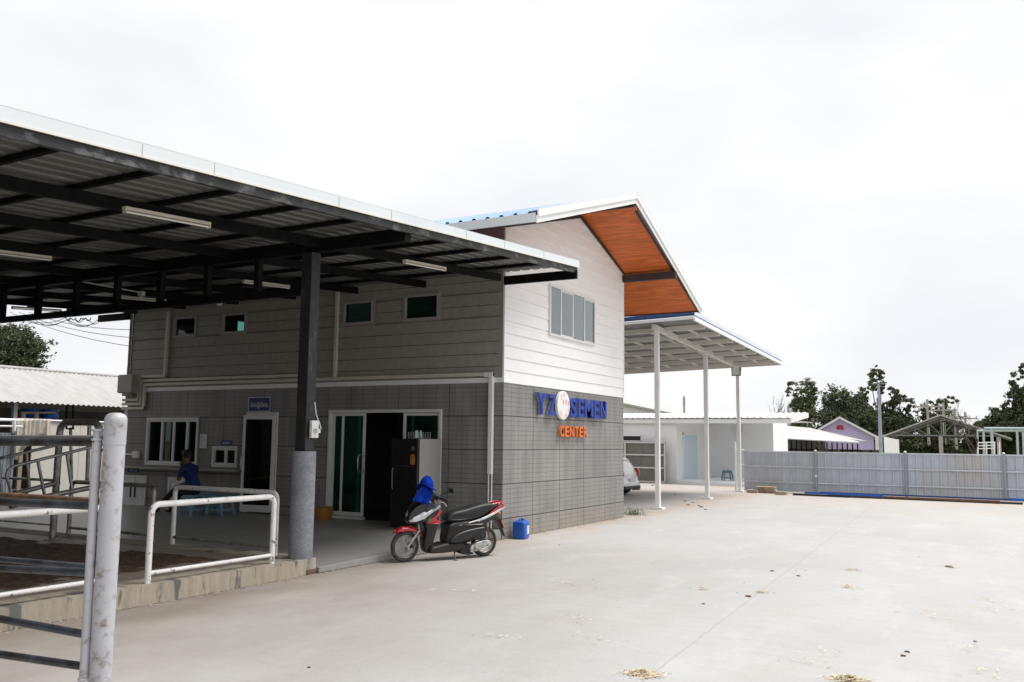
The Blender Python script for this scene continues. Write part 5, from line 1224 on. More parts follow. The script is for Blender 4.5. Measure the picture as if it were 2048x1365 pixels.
b = B(); b.box(-7.6, -5.87, 22.02, 22.06, 1.71, 1.89)
pn = b.build('window', M['gloss_black'], wb); b = B(); b.box(-6.80, -6.72, 21.98, 22.0, 1.69, 1.91); b.box(-7.6, -5.84, 21.98, 22.0, 1.89, 1.93); b.box(-7.6, -5.84, 21.98, 22, 1.67, 1.71); b.box(-5.87, -5.83, 21.98, 22, 1.67, 1.93); b.build('frame', M['white'], pn)
d0, d1 = atX(1366, 873, wx1 + .01), atX(1385, 873, wx1 + .01)
b = B(); b.box(wx1 + .001, wx1 + .03, d0.y, d1.y + .6, .13, 1.98); dd_ = b.build('door', M['paleblue'], wb)
b = B(); b.box(wx1 + .001, wx1 + .04, d0.y - .06, d0.y, .13, 2.04); b.box(wx1 + .001, wx1 + .04, d0.y - .06, d1.y + .66, 1.98, 2.04); b.build('frame', M['white'], dd_)
rx = atY(1582, 840, 21.9).x
b = B(); b.box(-12, rx, 21.86, 21.9, 2.42, 2.59); b.build('fascia', M['white'], wb)
b = B(); b.box(-12, rx - .01, 21.905, 21.93, 2.575, 2.615); b.build('wood_batten', M['plywood'], wb)
def wr(y): return 2.63 + .085 * (y - 21.8)
b = B(); ribbed(b, rib(-12, rx, .25, .03, 0, .06), lambda s, dz: (s, 21.78, wr(21.78) + dz), lambda s, dz: (s, 25.4, wr(25.4) + dz)); b.build('roof_sheet', M['whiteblueroof'], wb)
b = B(); b.box(-12, bx1, 25.3, 30, 2.7, 2.76); b.build('rear_roof', M['whiteblueroof'], wb)
b = B(); b.hexa([(rx - .02, 21.9, wr(21.9) - .2), (rx + .01, 21.9, wr(21.9) - .2), (rx + .01, 25.4, wr(25.4) - .2), (rx - .02, 25.4, wr(25.4) - .2), (rx - .02, 21.9, wr(21.9) - .01), (rx + .01, 21.9, wr(21.9) - .01), (rx + .01, 25.4, wr(25.4) - .01), (rx - .02, 25.4, wr(25.4) - .01)]); b.build('rake_board', M['white'], wb)
b = B(); b.box(-12, rx - .1, 22.16, 27, 2.56, 2.57); b.build('ceiling', M['white'], wb)
# round wall fan in the porch
p = atY(1478, 862, 26.9); t = thing('wall_fan', p, 'white round fan on the porch wall behind the farthest post', 'fan')
b = B(); torus(b, p, .24, .012, 32, 8); torus(b, p, .12, .006, 24, 6)
for i in range(16): a = math.pi * 2 * i / 16; b.tube([p, p + Vector((math.cos(a) * .24, 0, math.sin(a) * .24))], .004, 4)
b.build('guard', M['white'], t); b = B(); b.lathe(p + Vector((0, .02, 0)), [(0, 0), (.05, .01), (.05, .08), (0, .08)], 12, 'y'); b.build('motor', M['plastergrey'], t)
p = atY(1455, 958, 23.0); stool('plastic_stool', (p.x, 23, .13), 'stoolblue', 'slate blue plastic stool on the porch of the white building', 'blue plastic stools', R_(30), .42)
# framed sheet gate leaning by the front wall
t = thing('sheet_gate', (-5.7, 21.7, 0), 'cream framed gate of taupe corrugated sheet before the white building', 'gate')
g0, g1 = -8.6, atY(1331, 900, 21.7).x; b = B()
for z in (.02, .58, 1.10, 1.60): b.box(g0, g1, 21.66, 21.72, z, z + .06)
for x in (g0, atY(1249, 900, 21.7).x, g1 - .06): b.box(x, x + .06, 21.658, 21.66 + .06, .02, 1.66)
b.build('frame', M['gatecream'], t)
b = B(); ribbed(b, rib(g0, g1, .24, .022, 0, .05), lambda s, dz: (s, 21.74 - dz, .06), lambda s, dz: (s, 21.74 - dz, 1.62)); b.build('sheet', M['taupe'], t)
# second building, only its gable roof shows
t = thing('grey_roof_house', (-14, 36, 0), 'white house with grey pitched roof rising behind the pale blue roof', 'house')
a, c_ = atY(1246, 806, 36), atY(1368, 831, 36)
b = B(); apx = Vector((a.x - 5.2, 36, a.z + (a.x - (a.x - 5.2)) * (a.z - c_.z) / (c_.x - a.x))); sl_ = (a.z - c_.z) / (c_.x - a.x); ee = c_ + Vector((1.2, 0, -1.2 * sl_)); l0 = Vector((2 * apx.x - ee.x, 36, ee.z))
b.prism([(l0.x + .5, 0), (ee.x - .6, 0), (ee.x - .6, ee.z + .6 * sl_ - .15), (apx.x, apx.z - .15), (l0.x + .5, ee.z + .5 * sl_ - .15)], 36.2, 46, 'y'); b.build('wall', M['plaster'], t)
for e_ in (ee, l0):
    b = B(); b.v = [(apx.x, 35.8, apx.z), (e_.x, 35.8, e_.z), (e_.x, 46, e_.z), (apx.x, 46, apx.z)]; b.v += [(x, y, z - .12) for x, y, z in b.v]; b.f = [(0, 1, 2, 3), (7, 6, 5, 4), (0, 4, 5, 1), (1, 5, 6, 2), (2, 6, 7, 3), (3, 7, 4, 0)]; b.build('roof', M['asbestos'], t)

# ================================================================== CAR
car = thing('parked_car', (-3.2, 13.0, 0), 'white hatchback mostly hidden behind the office corner, rear showing', 'car')
cxr = atY(1265.5, 960, 13.0).x     # rear bumper
SC_ = .84; cw = .72
CP = [(0, .30), (-.01, .42), (.02, .52), (.07, .56), (.10, .80), (.16, .92), (.34, 1.20), (.46, 1.36), (.70, 1.44), (1.4, 1.47), (2.0, 1.42), (2.55, 1.10), (2.75, .98), (3.5, .86), (3.75, .70), (3.82, .45), (3.80, .26), (3.35, .20), (.6, .18), (.10, .22)]
def cxs(s_): return cxr - s_ * SC_
b = B(); puff(b, [(s_, z_ * SC_) for s_, z_ in CP], cw, .09, 0, it=2, taper=lambda s_, z_: 1 - .16 * max(0, min(1, (z_ - .75) / .6)))
b.v = [(cxs(x), 13.0 + y, z) for x, y, z in b.v]; b.build('body', M['carwhite'], car, smooth=True, autos=True)
b = B(); b.hexa([(cxs(.19), 12.45, .90 * SC_), (cxs(.19), 13.55, .90 * SC_), (cxs(.2), 13.55, .89 * SC_), (cxs(.2), 12.45, .89 * SC_), (cxs(.40), 12.5, 1.30 * SC_), (cxs(.40), 13.5, 1.30 * SC_), (cxs(.43), 13.5, 1.29 * SC_), (cxs(.43), 12.5, 1.29 * SC_)]); b.build('rear_window', M['glass_blue'], car)
b = B(); b.prism([(cxs(.5), .92), (cxs(.72), 1.24), (cxs(1.9), 1.26), (cxs(2.4), .95)], 13 - cw * .9 - .012, 13 - cw * .9 + .02, 'y'); b.build('side_window', M['glass_blue'], car)
for s in (-1, 1):
    b = B(); puff(b, [(.03, .60), (.06, .82), (.16, .88), (.30, .86), (.22, .70), (.10, .62)], .05, .015, s * (cw - .06), it=1); b.v = [(cxs(x - .012), 13.0 + y * 1.0, z * .95) for x, y, z in b.v]; b.build('tail_light', M['redlamp'], car, smooth=True)
b = B(); b.box(cxs(.05), cxs(-.02), 12.35, 13.65, .2, .30); b.build('lower_bumper', M['plastic_black'], car, bevel=.02)
b = B(); b.box(cxs(.03), cxs(-.018), 12.78, 13.22, .43, .53); b.build('number_plate', M['paper'], car)
b = B(); b.tube([(cxs(.3), 13.6, .16), (cxs(-.01), 13.6, .17)], .03, 10); b.build('exhaust', M['chrome'], car)
for sx in (.68, 3.15):
    for s in (-1, 1):
        c_ = (cxs(sx), 13 + s * (cw - .08), .285); b = B(); b.lathe(c_, [(.18, -.09), (.27, -.085), (.285, -.06), (.285, .06), (.27, .085), (.18, .09)], 28, 'y'); w_ = b.build('wheel', M['rubber'], car, smooth=True, autos=True)
        b = B(); b.lathe(c_, [(0, -.075), (.18, -.08), (.18, .08), (0, .075)], 20, 'y'); b.build('rim', M['casting'], w_)

# ================================================================== FAR BUILDINGS ON THE RIGHT
def gable_house(name, label, cat, u0, v0, ua, va, u1, v1, y, depth, wallm, roofm, zb=0, extra=.25, tk=.14):
    A_ = atY(ua, va, y); dv = Vector((A_.x - CAM.x + 1.0, A_.y - CAM.y, 0)).normalized(); Rm = Matrix(ROT)
    def onp(u, v): d = Rm @ Vector(((u - 1024) / FPX, -(v - 682.5) / FPX, -1)); return CAM + d * ((A_ - CAM).dot(dv) / d.dot(dv))
    L_, R2 = onp(u0, v0), onp(u1, v1); t = thing(name, (A_.x, y, 0), label, cat); D_ = dv * depth; ax_ = (R2 - L_); ax_.z = 0; ax_.normalize()
    if wallm:
        b = B(); q = [Vector((*(L_ + ax_ * extra).xy, zb)), Vector((*(R2 - ax_ * extra).xy, zb)), Vector((*(R2 - ax_ * extra).xy, R2.z - .02)), Vector((*A_.xy, A_.z - tk)), Vector((*(L_ + ax_ * extra).xy, L_.z - .02))]
        q = [p + dv * .3 for p in q]; b.v = [tuple(p) for p in q] + [tuple(p + D_) for p in q]; b.f = [(0, 1, 2, 3, 4), (9, 8, 7, 6, 5)] + [(i, 5 + i, 5 + (i + 1) % 5, (i + 1) % 5) for i in range(5)]; b.build('wall', M[wallm], t)
    for e_ in (L_, R2):
        b = B(); b.v = [tuple(A_), tuple(e_), tuple(e_ + D_), tuple(A_ + D_)]; b.v += [(p[0], p[1], p[2] - tk) for p in b.v]; b.f = [(0, 1, 2, 3), (7, 6, 5, 4), (0, 4, 5, 1), (1, 5, 6, 2), (2, 6, 7, 3), (3, 7, 4, 0)]; b.build('roof', M[roofm], t)
    return t, L_, A_, R2
lh, L_, A_, R2 = gable_house('lilac_house', 'lilac plastered house with white gable roof and round-topped red vent', 'house', 1633, 860, 1679, 833, 1757, 874, 42, 9, 'lilac', 'whiteroof')
vl = atY(1680, 855, 42.25)
for s in (-1, 1):
    b = B(); b.prism([(vl.x + s * .02, vl.z - .13), (vl.x + s * .20, vl.z - .13), (vl.x + s * .20, vl.z + .0), (vl.x + s * .16, vl.z + .08), (vl.x + s * .09, vl.z + .13), (vl.x + s * .02, vl.z + .14)], 42.24, 42.29, 'y'); b.build('vent', M['gloss_red'], lh)
cp_ = atY(1754, 890, 42.2); b = B(); b.box(cp_.x - .08, cp_.x + .08, 42.1, 42.28, 0, cp_.z + .5); b.build('corner_pillar', M['whiteroof'], lh)
# long animal shed with two white roofs
sh = thing('long_white_shed', (2, 33, 0), 'long low shed with white sheet roof and dark open side left of the lilac house', 'shed')
def roofq(b, pts, tk=.05): k = len(b.v); b.v += [tuple(p) for p in pts] + [(p[0], p[1], p[2] - tk) for p in pts]; b.f += [tuple(k + i for i in f) for f in ((0, 1, 2, 3), (7, 6, 5, 4), (0, 4, 5, 1), (1, 5, 6, 2), (2, 6, 7, 3), (3, 7, 4, 0))]
b = B(); roofq(b, [atY(1560, 876, 31), atY(1719, 884, 31), atY(1640, 866, 34), atY(1560, 862.5, 34)]); b.build('lower_roof', M['whiteroof'], sh)
b = B(); roofq(b, [atY(1560, 863, 34.2), atY(1735, 883, 34.2), atY(1620, 856, 37.5), atY(1560, 851, 37.5)]); b.build('upper_roof', M['asbestos'], sh)
b = B(); pb_ = atY(1722, 900, 38); b.box(atY(1540, 880, 38).x, atY(1650, 880, 38).x, 38, 38.1, 0, 1.9); b.build('back_wall', M['darkroom'], sh); b = B(); b.box(atY(1650, 880, 38).x + .01, pb_.x, 38, 38.1, 0, 1.9); b.build('back_wall', M['lilac'], sh)
for i in range(15):
    u = 1572 + i * 10.2; p = atY(u, 880, 31.4); b = B(); b.box(p.x - .025, p.x + .025, 31.36, 31.44, 0, atY(u, 880.5 + (u - 1572) * .052, 31.4).z); b.build('post', M['black'], sh)
    if i % 2 == 0: b = B(); b.box(p.x + .2, p.x + .75, 34, 34.1, 0, 1.4); b.build('partition', M['darkroom'], sh)
b = B(); b.box(atY(1572, 880, 31.3).x, atY(1718, 880, 31.3).x, 31.28, 31.33, 1.35, 1.42); b.build('side_rail', M['black'], sh)
# big open-sided shed
y = 46; ap, el_, er = atY(1881, 829, y), atY(1753, 876, y), atY(2024, 877, y)
os_ = thing('open_truss_shed', (ap.x, y, 0), 'large open-sided shed with exposed roof trusses behind the fence', 'shed')
D = 9
dvs = Vector((ap.x - CAM.x + 1.5, ap.y - CAM.y, 0)).normalized(); shx = dvs.x / dvs.y
for e_ in (el_, er): b = B(); roofq(b, [ap, e_, e_ + Vector((D * shx, D, 0)), ap + Vector((D * shx, D, 0))], .09); b.build('roof', M['asbestos'], os_)
zc = atY(1881, 871.5, y).z
ap_, el0, er0 = ap.copy(), el_.copy(), er.copy()
for yy in (y + .3, y + D - .5):
    sft = Vector(((yy - y) * shx, 0, 0)); ap, el_, er = ap_ + sft, el0 + sft, er0 + sft; b = B()
    for e_ in (el_, er): b.bar((ap.x, yy, ap.z - .2), (e_.x, yy, e_.z - .12), .07, .1)
    b.bar((el_.x + .3, yy, zc), (er.x - .3, yy, zc), .06, .09); tr_ = b.build('truss', M['steelgrey'], os_)
    for k in range(1, 5):
        for e_ in (el_, er):
            f = k / 5; f2 = (k - 1) / 5; x = ap.x + (e_.x - ap.x) * f; zt_ = ap.z - .2 + (e_.z - ap.z) * f
            b = B(); b.bar((x, yy, zc), (x, yy, max(zt_, zc + .05)), .05, .05, up=(0, 1, 0)); b.bar((ap.x + (e_.x - ap.x) * f2, yy, zc), (x, yy, max(zt_, zc + .05)), .04, .05, up=(0, 1, 0)); b.build('web', M['steelgrey'], tr_)
    b = B(); b.bar((ap.x, yy, zc), (ap.x, yy, ap.z - .2), .06, .06, up=(0, 1, 0)); b.build('web', M['steelgrey'], tr_)
for u in (1774, 1882, 1998):
    p = atY(u, 890, y + .3); b = B(); b.box(p.x - .11, p.x + .11, y + .2, y + .42, 0, zc - .05); b.build('post', M['concpole'], os_)
    b = B(); b.box(p.x + D * shx - .1, p.x + D * shx + .1, y + D - .6, y + D - .4, 0, zc - .05); b.build('post', M['concpole'], os_)
# corrugated white panels beside it
t = thing('white_sheet_pen', (atY(1780, 890, 33).x, 33, 0), 'white corrugated sheet enclosure right of the street light pole', 'enclosure')
p0, p1 = atY(1768, 874, 33), atY(1796, 880, 36.5); b = B(); n = 26
for i in range(n + 1):
    q = p0.lerp(p1, i / n); q.z = p0.z + (p1.z - p0.z) * i / n; o_ = .04 if i % 2 else 0; b.v += [(q.x + o_, q.y, 0), (q.x + o_, q.y, q.z)]
for i in range(n): b.f.append((2 * i, 2 * i + 2, 2 * i + 3, 2 * i + 1))
o = b.build('sheet', M['whiteroof'], t); o.modifiers.new('s', 'SOLIDIFY').thickness = .02
b = B(); b.box(p1.x - .04, p1.x + .04, p1.y - .04, p1.y + .04, 0, p1.z + .02); b.build('post', M['white'], t)
# pale pipe frame at the right edge
t = thing('pipe_shelter', (atY(1990, 890, 34).x, 34, 0), 'pale green pipe shelter standing at the right edge behind the fence', 'shelter')
pf_ = t
def fr(u0, v0, u1, v1, y=34, r=.05, m='palegreen'): b = B(); b.tube([atY(u0, v0, y), atY(u1, v1, y)], r, 8); b.build('pipe', M[m], pf_, smooth=True)
fr(1968, 857, 2110, 858, r=.055); fr(1953, 862, 2110, 862); fr(1983, 858, 1987, 935, r=.06); fr(2034, 862, 2037, 935); fr(2046, 864, 2049, 935); fr(1967, 864, 1969, 935); fr(1955, 863, 1956, 935, r=.035)
t = thing('white_pipe_pen', (atY(1975, 890, 31).x, 31, 0), 'white pipe cattle pen rails showing above the fence top', 'railing')
for v in (886, 892, 898): b = B(); b.tube([atY(1956, v, 31), atY(1990, v - 1, 31)], .025, 6); b.build('rail', M['white'], t)
for u in (1956, 1973, 1989, 1999): b = B(); b.tube([atY(u, 884, 31), atY(u, 940, 31)], .03, 6); b.build('post', M['white'], t)
# utility poles
def upole(name, u, vt, y, label, cat, arms=True, m='concpole', r=.12, grp=None, u_b=None):
    p = atY(u, vt, y); t = thing(name, (p.x, y, 0), label, cat, grp); b = B(); b.tube([(p.x + (.0), y, 0), (p.x, y, p.z)], [r, r * .7], 10); b.build('pole', M[m], t, smooth=True)
    if arms:
        b = B(); b.bar((p.x - .9, y, p.z - .55), (p.x + .9, y, p.z - .55), .09, .1); b.build('crossarm', M[m], t)
        for k in (-.8, -.3, .3, .8): b = B(); b.lathe((p.x + k, y, p.z - .5), [(0, 0), (.05, .02), (.06, .08), (.03, .14), (.05, .18), (0, .2)], 8); b.build('insulator', M['whiteroof'], t, smooth=True)
    return p
pu = [upole('utility_pole', 1854, 799, 60, 'tall concrete utility pole with crossarm left of the truss shed peak', 'utility pole', grp='concrete utility poles behind the fence'),
      upole('utility_pole', 1886, 806, 60, 'concrete utility pole with crossarm just right of the shed peak', 'utility pole', grp='concrete utility poles behind the fence'),
      upole('utility_pole', 1909, 820, 64, 'concrete utility pole seen through the right half of the truss shed', 'utility pole', grp='concrete utility poles behind the fence'),
      upole('utility_pole', 1930, 824, 68, 'thin distant utility pole right of the truss shed peak', 'utility pole', grp='concrete utility poles behind the fence')]
upole('utility_pole', 1576, 812, 60, 'pale utility pole behind the pale blue roof, beside the bare tree', 'utility pole', grp='concrete utility poles behind the fence')
for i in range(3):
    for k in (-.8, 0, .8):
        a, c_ = pu[i] + Vector((k, 0, -.35)), pu[i + 1] + Vector((k, 0, -.35)); b = B(); b.tube([a.lerp(c_, j / 8) - Vector((0, 0, 1.0 * 4 * (j / 8) * (1 - j / 8) * .5)) for j in range(9)], .02, 4)
        o = b.build('power_line', M['steelgrey'], None, org=a); tag(o, ('left', 'middle', 'right')[int(k / .8 + 1)] + ' strand sagging between the ' + ('first and second', 'second and third', 'third and fourth')[i] + ' utility poles behind the truss shed', 'wire', 'power lines between the poles')
p = upole('antenna_mast', 1368, 793, 40, 'slim grey mast with short crossbars above the pale blue roof', 'mast', arms=False, m='steelgrey', r=.07); t = bpy.data.objects['antenna_mast']
for k in range(5): b = B(); b.bar((p.x - .12, 40, p.z - .12 - k * .10), (p.x + .12, 40, p.z - .12 - k * .10), .02, .02); b.build('crossbar', M['steelgrey'], t)
p = upole('antenna_mast', 255, 735, 20, 'tiny mast with crossbars behind the left shed roof', 'mast', arms=False, m='steelgrey', r=.03); t = bpy.data.objects['antenna_mast.001']
for k in range(5): b = B(); b.bar((p.x - .08, 20, p.z - .02 - k * .07), (p.x + .08, 20, p.z - .02 - k * .07), .012, .012); b.build('crossbar', M['steelgrey'], t)
p = atY(1757, 768, 30); t = thing('street_light', (atY(1762, 900, 30).x, 30, 0), 'grey-blue street light pole rising between the lilac house and truss shed', 'street light')
b = B(); b.tube([atY(1763, 930, 30), p], [.09, .055], 12); b.build('pole', M['fencepost'], t, smooth=True)
b = B(); b.bar(p + Vector((-.28, 0, 0)), p + Vector((.28, 0, .0)), .14, .05); b.build('lamp_head', M['steelgrey'], t, bevel=.01)

# ================================================================== TREES
def leaves(blobs, n, size, seed, flat=.6):
    n = int(n * 1.7); size *= .78; r = np.random.RandomState(seed); w_ = np.array([b[3] * b[4] * b[5] for b in blobs]); w_ = w_ / w_.sum(); V = []; F = []
    # clumps inside each blob, leaves inside each clump
    for bi, b in enumerate(blobs):
        m = max(3, int(n * w_[bi])); nc = max(4, int(m / 38))
        d = r.normal(size=(nc, 3)); d /= np.linalg.norm(d, axis=1)[:, None]; rad = r.uniform(.05, 1.0, nc) ** .45 * r.uniform(.75, 1.3, nc)
        cc = np.array(b[:3]) + d * rad[:, None] * np.array(b[3:6])
        cs = r.uniform(.10, .30, nc) * (b[3] + b[4] + b[5]) / 3
        idx = r.randint(0, nc, m); pos = cc[idx] + r.normal(size=(m, 3)) * (cs[idx][:, None]) * np.array([.62, .62, .45])
        nn = r.normal(size=(m, 3)); nn[:, 2] += flat; nn /= np.linalg.norm(nn, axis=1)[:, None]
        u = np.cross(nn, r.normal(size=(m, 3))); u /= np.linalg.norm(u, axis=1)[:, None]; v = np.cross(nn, u)
        s = size * r.uniform(.6, 1.35, m)[:, None]; k = len(V) * 0
        q = np.stack([pos - u * s, pos - v * s * .5, pos + u * s, pos + v * s * .5], 1).reshape(-1, 3)
        base = len(V); V.extend(map(tuple, q.tolist())); F.extend([(base + 4 * i, base + 4 * i + 1, base + 4 * i + 2, base + 4 * i + 3) for i in range(m)])
    bd = B(); bd.v = V; bd.f = F; return bd
def branchy(b, p, d, L_, r, depth, rng, up=.2):
    q = p + d * L_; mid = p.lerp(q, .5) + Vector((rng.uniform(-1, 1), rng.uniform(-1, 1), 0)) * L_ * .08
    b.tube([p, mid, q], [r, r * .8, r * .6], 6 if depth > 1 else 4)
    if depth <= 0: return
    for _ in range(rng.choice((2, 3))):
        nd = (d + Vector((rng.uniform(-1, 1), rng.uniform(-.8, .8), rng.uniform(-.2, .6) + up)) * .75).normalized(); branchy(b, p.lerp(q, rng.uniform(.55, 1)), nd, L_ * rng.uniform(.55, .8), r * .55, depth - 1, rng, up)
def tree(u, vt, vb, halfpx, y, seed, label, m='leaf', n=5000, size=.14, blobs=None, group='trees beyond the fence', name='tree', asp=.62, bottom=None):
    """crown spans vt..vb in the photo, centred on column u"""
    top, bot = atY(u, vt, y), atY(u, vb, y); hw = (atY(u + halfpx, vt, y).x - atY(u - halfpx, vt, y).x) / 2
    t = thing(name, (top.x, y, 0), label, 'tree', group); rng = random.Random(seed); H = top.z - bot.z; bl = []
    for q in (blobs or [(0, .35, .9, .35), (-.45, .25, .5, .28), (.45, .3, .5, .3), (0, .75, .55, .28), (-.2, .55, .6, .3), (.25, .55, .6, .3), (0, .1, .8, .2)]):
        bl.append((top.x + q[0] * hw, y + rng.uniform(-.3, .3) * hw, bot.z + q[1] * H, q[2] * hw * .78, q[2] * hw * .7, q[3] * H * .80))
    leaves(bl, n, size, seed).build('crown', M[m], t)
    b = B(); b.tube([(top.x, y, 0), (top.x + .1, y, bot.z * .6), (top.x, y, bot.z + H * .55)], [.05 * hw + .08, .04 * hw + .06, .05], 8)
    for q in bl: b.tube([(top.x, y, max(.5, bot.z * .7)), ((top.x + q[0]) / 2 + .1, (y + q[1]) / 2, (bot.z + q[2]) / 2), (q[0], q[1], q[2])], [.03 * hw + .05, .05, .03], 5)
    b.build('trunk', M['bark'], t, smooth=True); return t
airy = [(-.55, .55, .35, .16), (-.75, .42, .25, .12), (.0, .9, .4, .12), (.15, .72, .35, .12), (-.2, .75, .3, .14), (.75, .62, .3, .13), (.6, .45, .25, .10), (-.3, .35, .4, .12), (.2, .4, .3, .1), (.05, .2, .5, .12)]
tree(1604, 758, 872, 34, 62, 11, 'bright green vine-draped tree above the pale blue roof corner', n=6500, size=.13, blobs=[(-.55, .82, .5, .2), (.3, .78, .75, .25), (.1, .5, .9, .28), (-.4, .45, .5, .3), (.45, .35, .5, .2), (-.2, .1, .9, .25), (.4, .05, .9, .2)])
tree(1692, 768, 895, 58, 58, 12, 'broad dark round-topped tree behind the lilac house', 'leaf_dark', n=13000, size=.14, blobs=[(-.25, .75, .75, .3), (.3, .6, .8, .3), (-.6, .45, .6, .3), (.75, .4, .55, .3), (0, .4, 1.2, .4), (-.5, .12, .8, .25), (.5, .12, .9, .25)])
tree(1752, 734, 872, 48, 70, 13, 'tall airy tree with open sprays behind the street light', n=4200, size=.16, blobs=airy)
tree(1790, 786, 895, 48, 64, 14, 'spreading dark tree right of the street light', 'leaf_dark', n=9000, size=.15, blobs=[(.2, .85, .55, .16), (.6, .75, .35, .14), (-.3, .6, .7, .25), (.3, .5, .7, .3), (-.1, .3, 1.1, .35), (0, .08, 1.2, .2)])
tree(1872, 788, 895, 46, 72, 15, 'wide-topped tree behind the utility poles', n=8500, size=.17, blobs=[(.45, .88, .5, .13), (.1, .8, .5, .13), (-.4, .65, .5, .2), (.3, .55, .6, .25), (-.3, .35, .9, .3), (.3, .3, .9, .3), (0, .08, 1.3, .2)])
tree(1957, 840, 905, 46, 60, 16, 'low bushy tree behind the right slope of the truss shed', 'leaf_dark', n=7000, size=.14)
tree(2042, 722, 890, 46, 48, 17, 'tall dense tree cut by the right edge of the picture', 'leaf_dark', n=14000, size=.11, blobs=[(.2, .9, .45, .13), (-.35, .78, .4, .12), (.5, .7, .6, .2), (-.2, .55, .6, .2), (-.55, .38, .6, .15), (.3, .4, .9, .3), (-.8, .2, .7, .16), (0, .12, 1.2, .25)])
tree(2000, 808, 905, 56, 52, 18, 'dark leafy tree filling the gap left of the right-edge tree', 'leaf_dark', n=11000, size=.12)
tree(22, 650, 790, 62, 24, 19, 'dark leafy tree rising above the grey shed roof at the left edge', 'leaf_dark', n=26000, size=.14, group='trees left of the office', blobs=[(-.2, .85, .7, .2), (.2, .7, .7, .2), (-.5, .6, .7, .3), (.35, .48, .6, .2), (0, .35, .9, .25), (.75, .18, .4, .12), (.2, .15, .9, .2), (-.6, .2, .8, .3)])
tree(-90, 640, 800, 80, 27, 20, 'leafy tree outside the left edge, its outer twigs behind the shed', 'leaf_dark', n=5000, size=.09, group='trees left of the office')
def bare(u, vb, vt, y, seed, label, depth=4, lean=0):
    p = atY(u, vb, y); tp = atY(u, vt, y); rng = random.Random(seed); t = thing('bare_tree', (p.x, y, 0), label, 'tree', 'leafless trees'); H = tp.z
    b = B(); b.tube([(p.x, y, 0), (p.x + lean * .3, y, H * .35)], [.07, .05], 6); b.build('trunk', M['darkbark'], t)
    b = B(); 
    for k in range(3): branchy(b, Vector((p.x + lean * .3, y, H * (.25 + .04 * k))), Vector((rng.uniform(-.6, .6) + lean, rng.uniform(-.3, .3), 1)).normalized(), H * .28, .035, depth, rng, .25)
    b.build('branches', M['darkbark'], t)
bare(1563, 880, 768, 42, 5, 'leafless tree with upright twigs behind the pale blue roof', 3); bare(1952, 905, 795, 28, 9, 'leafless spreading tree in front of the right slope of the truss shed', 4, .1)
# scrub behind the fence, and a far wood line
def scrub(u0, u1, vt, y, n, size, seed, m, label, cat='shrubs'):
    a, c_ = atY(u0, vt, y), atY(u1, vt, y); r = random.Random(seed); bl = []; x = a.x
    while x < c_.x: h = a.z * r.uniform(.6, 1.05); bl.append((x, y + r.uniform(-1.5, 1.5), h * .45, r.uniform(.6, 1.3), 1.0, h * .5)); x += r.uniform(.5, 1.1)
    o = leaves(bl, n, size, seed).build('shrubs', M[m]); tag(o, label, cat, kind='stuff'); return o
scrub(1795, 1960, 868, 50, 9000, .12, 31, 'leaf_pale', 'pale green undergrowth seen through the truss shed')
scrub(1540, 2140, 862, 68, 30000, .20, 32, 'leaf_dark', 'dark mass of bushes and wood behind the sheds')
scrub(1220, 1560, 884, 90, 9000, .25, 33, 'leaf_dark', 'low dark wood line far behind the white building')
t = thing('young_shrub', (atY(1640, 900, 22).x, 22, 0), 'small bright green shrub showing above the fence before the long shed', 'shrub')
p = atY(1638, 893, 22); leaves([(p.x, 22, p.z - .1, .16, .16, .2), (p.x + .15, 22, p.z - .3, .2, .2, .2), (p.x - .05, 22, p.z + .08, .08, .08, .1), (p.x + .62, 22, p.z - .15, .12, .12, .12)], 900, .035, 41).build('foliage', M['leaf_pale'], t); b = B(); b.tube([(p.x, 22, 0), (p.x, 22, p.z)], .02, 6); b.build('stem', M['bark'], t)
# trees behind the photographer (seen only as reflections in the glass)
for i, (x, y) in enumerate(((-46, -20), (-38, -30), (-26, -44))):
    o = copy_tree(bpy.data.objects['tree.001']); o.location = (x, y, 0); o.scale = (1.4, 1.4, 1.3); o['label'] = ('leftmost', 'middle', 'rightmost')[i] + ' dark tree behind the viewpoint, mirrored in the window glass'; o['group'] = 'trees behind the viewpoint'

# ================================================================== LEFT BACKGROUND
ls = thing('cattle_shed', (-15, 0, 0), 'long shed with grey corrugated fibre-cement roof left of the office', 'shed')
zr1, zr0 = 3.46, 2.44
b = B(); pr = []; y = -9.0
while y < 8: pr.append((y, .018 if int(round((y + 9) / .075)) % 2 else -.018)); y += .075
ribbed(b, pr, lambda s, dz: (-14, s, zr0 + dz), lambda s, dz: (-16.6, s, zr1 + dz), .008); b.build('roof', M['asbestos'], ls)
b = B(); ribbed(b, pr, lambda s, dz: (-19.2, s, zr0 + dz), lambda s, dz: (-16.6, s, zr1 + dz), .008); b.build('roof', M['asbestos'], ls)
b = B(); b.tube([(-16.6, -9, zr1 + .02), (-16.6, 8, zr1 + .02)], .05, 8); b.build('ridge_cap', M['asbestos'], ls)
b = B(); b.box(-19.2, -19.1, -9, 8, 0, 2.44); b.box(-19.1, -14.3, 7.9, 8, 0, 2.5); b.build('rear_wall', M['darkroom'], ls)
for y in (-3.6, .43, 3.6): b = B(); b.box(-14.25, -14.15, y - .05, y + .05, 0, 2.42); b.build('post', M['fencepost'], ls)
t = thing('cream_partition', (-13.2, 2, 0), 'cream sheet partition with stained canvas hung over it behind the chute', 'partition')
x_ = -13.2; ya, yb = atX(66, 860, x_).y, atX(262, 860, x_).y; zt1 = atX(150, 845, x_).z
yy = ya; k = 0
while yy < yb: b = B(); b.box(x_ - .03, x_ + .005 * (k % 2), yy + .004, min(yy + .62, yb), .15, zt1 - .01 * (k % 2)); b.build('panel', M['cream'], t); yy += .63; k += 1
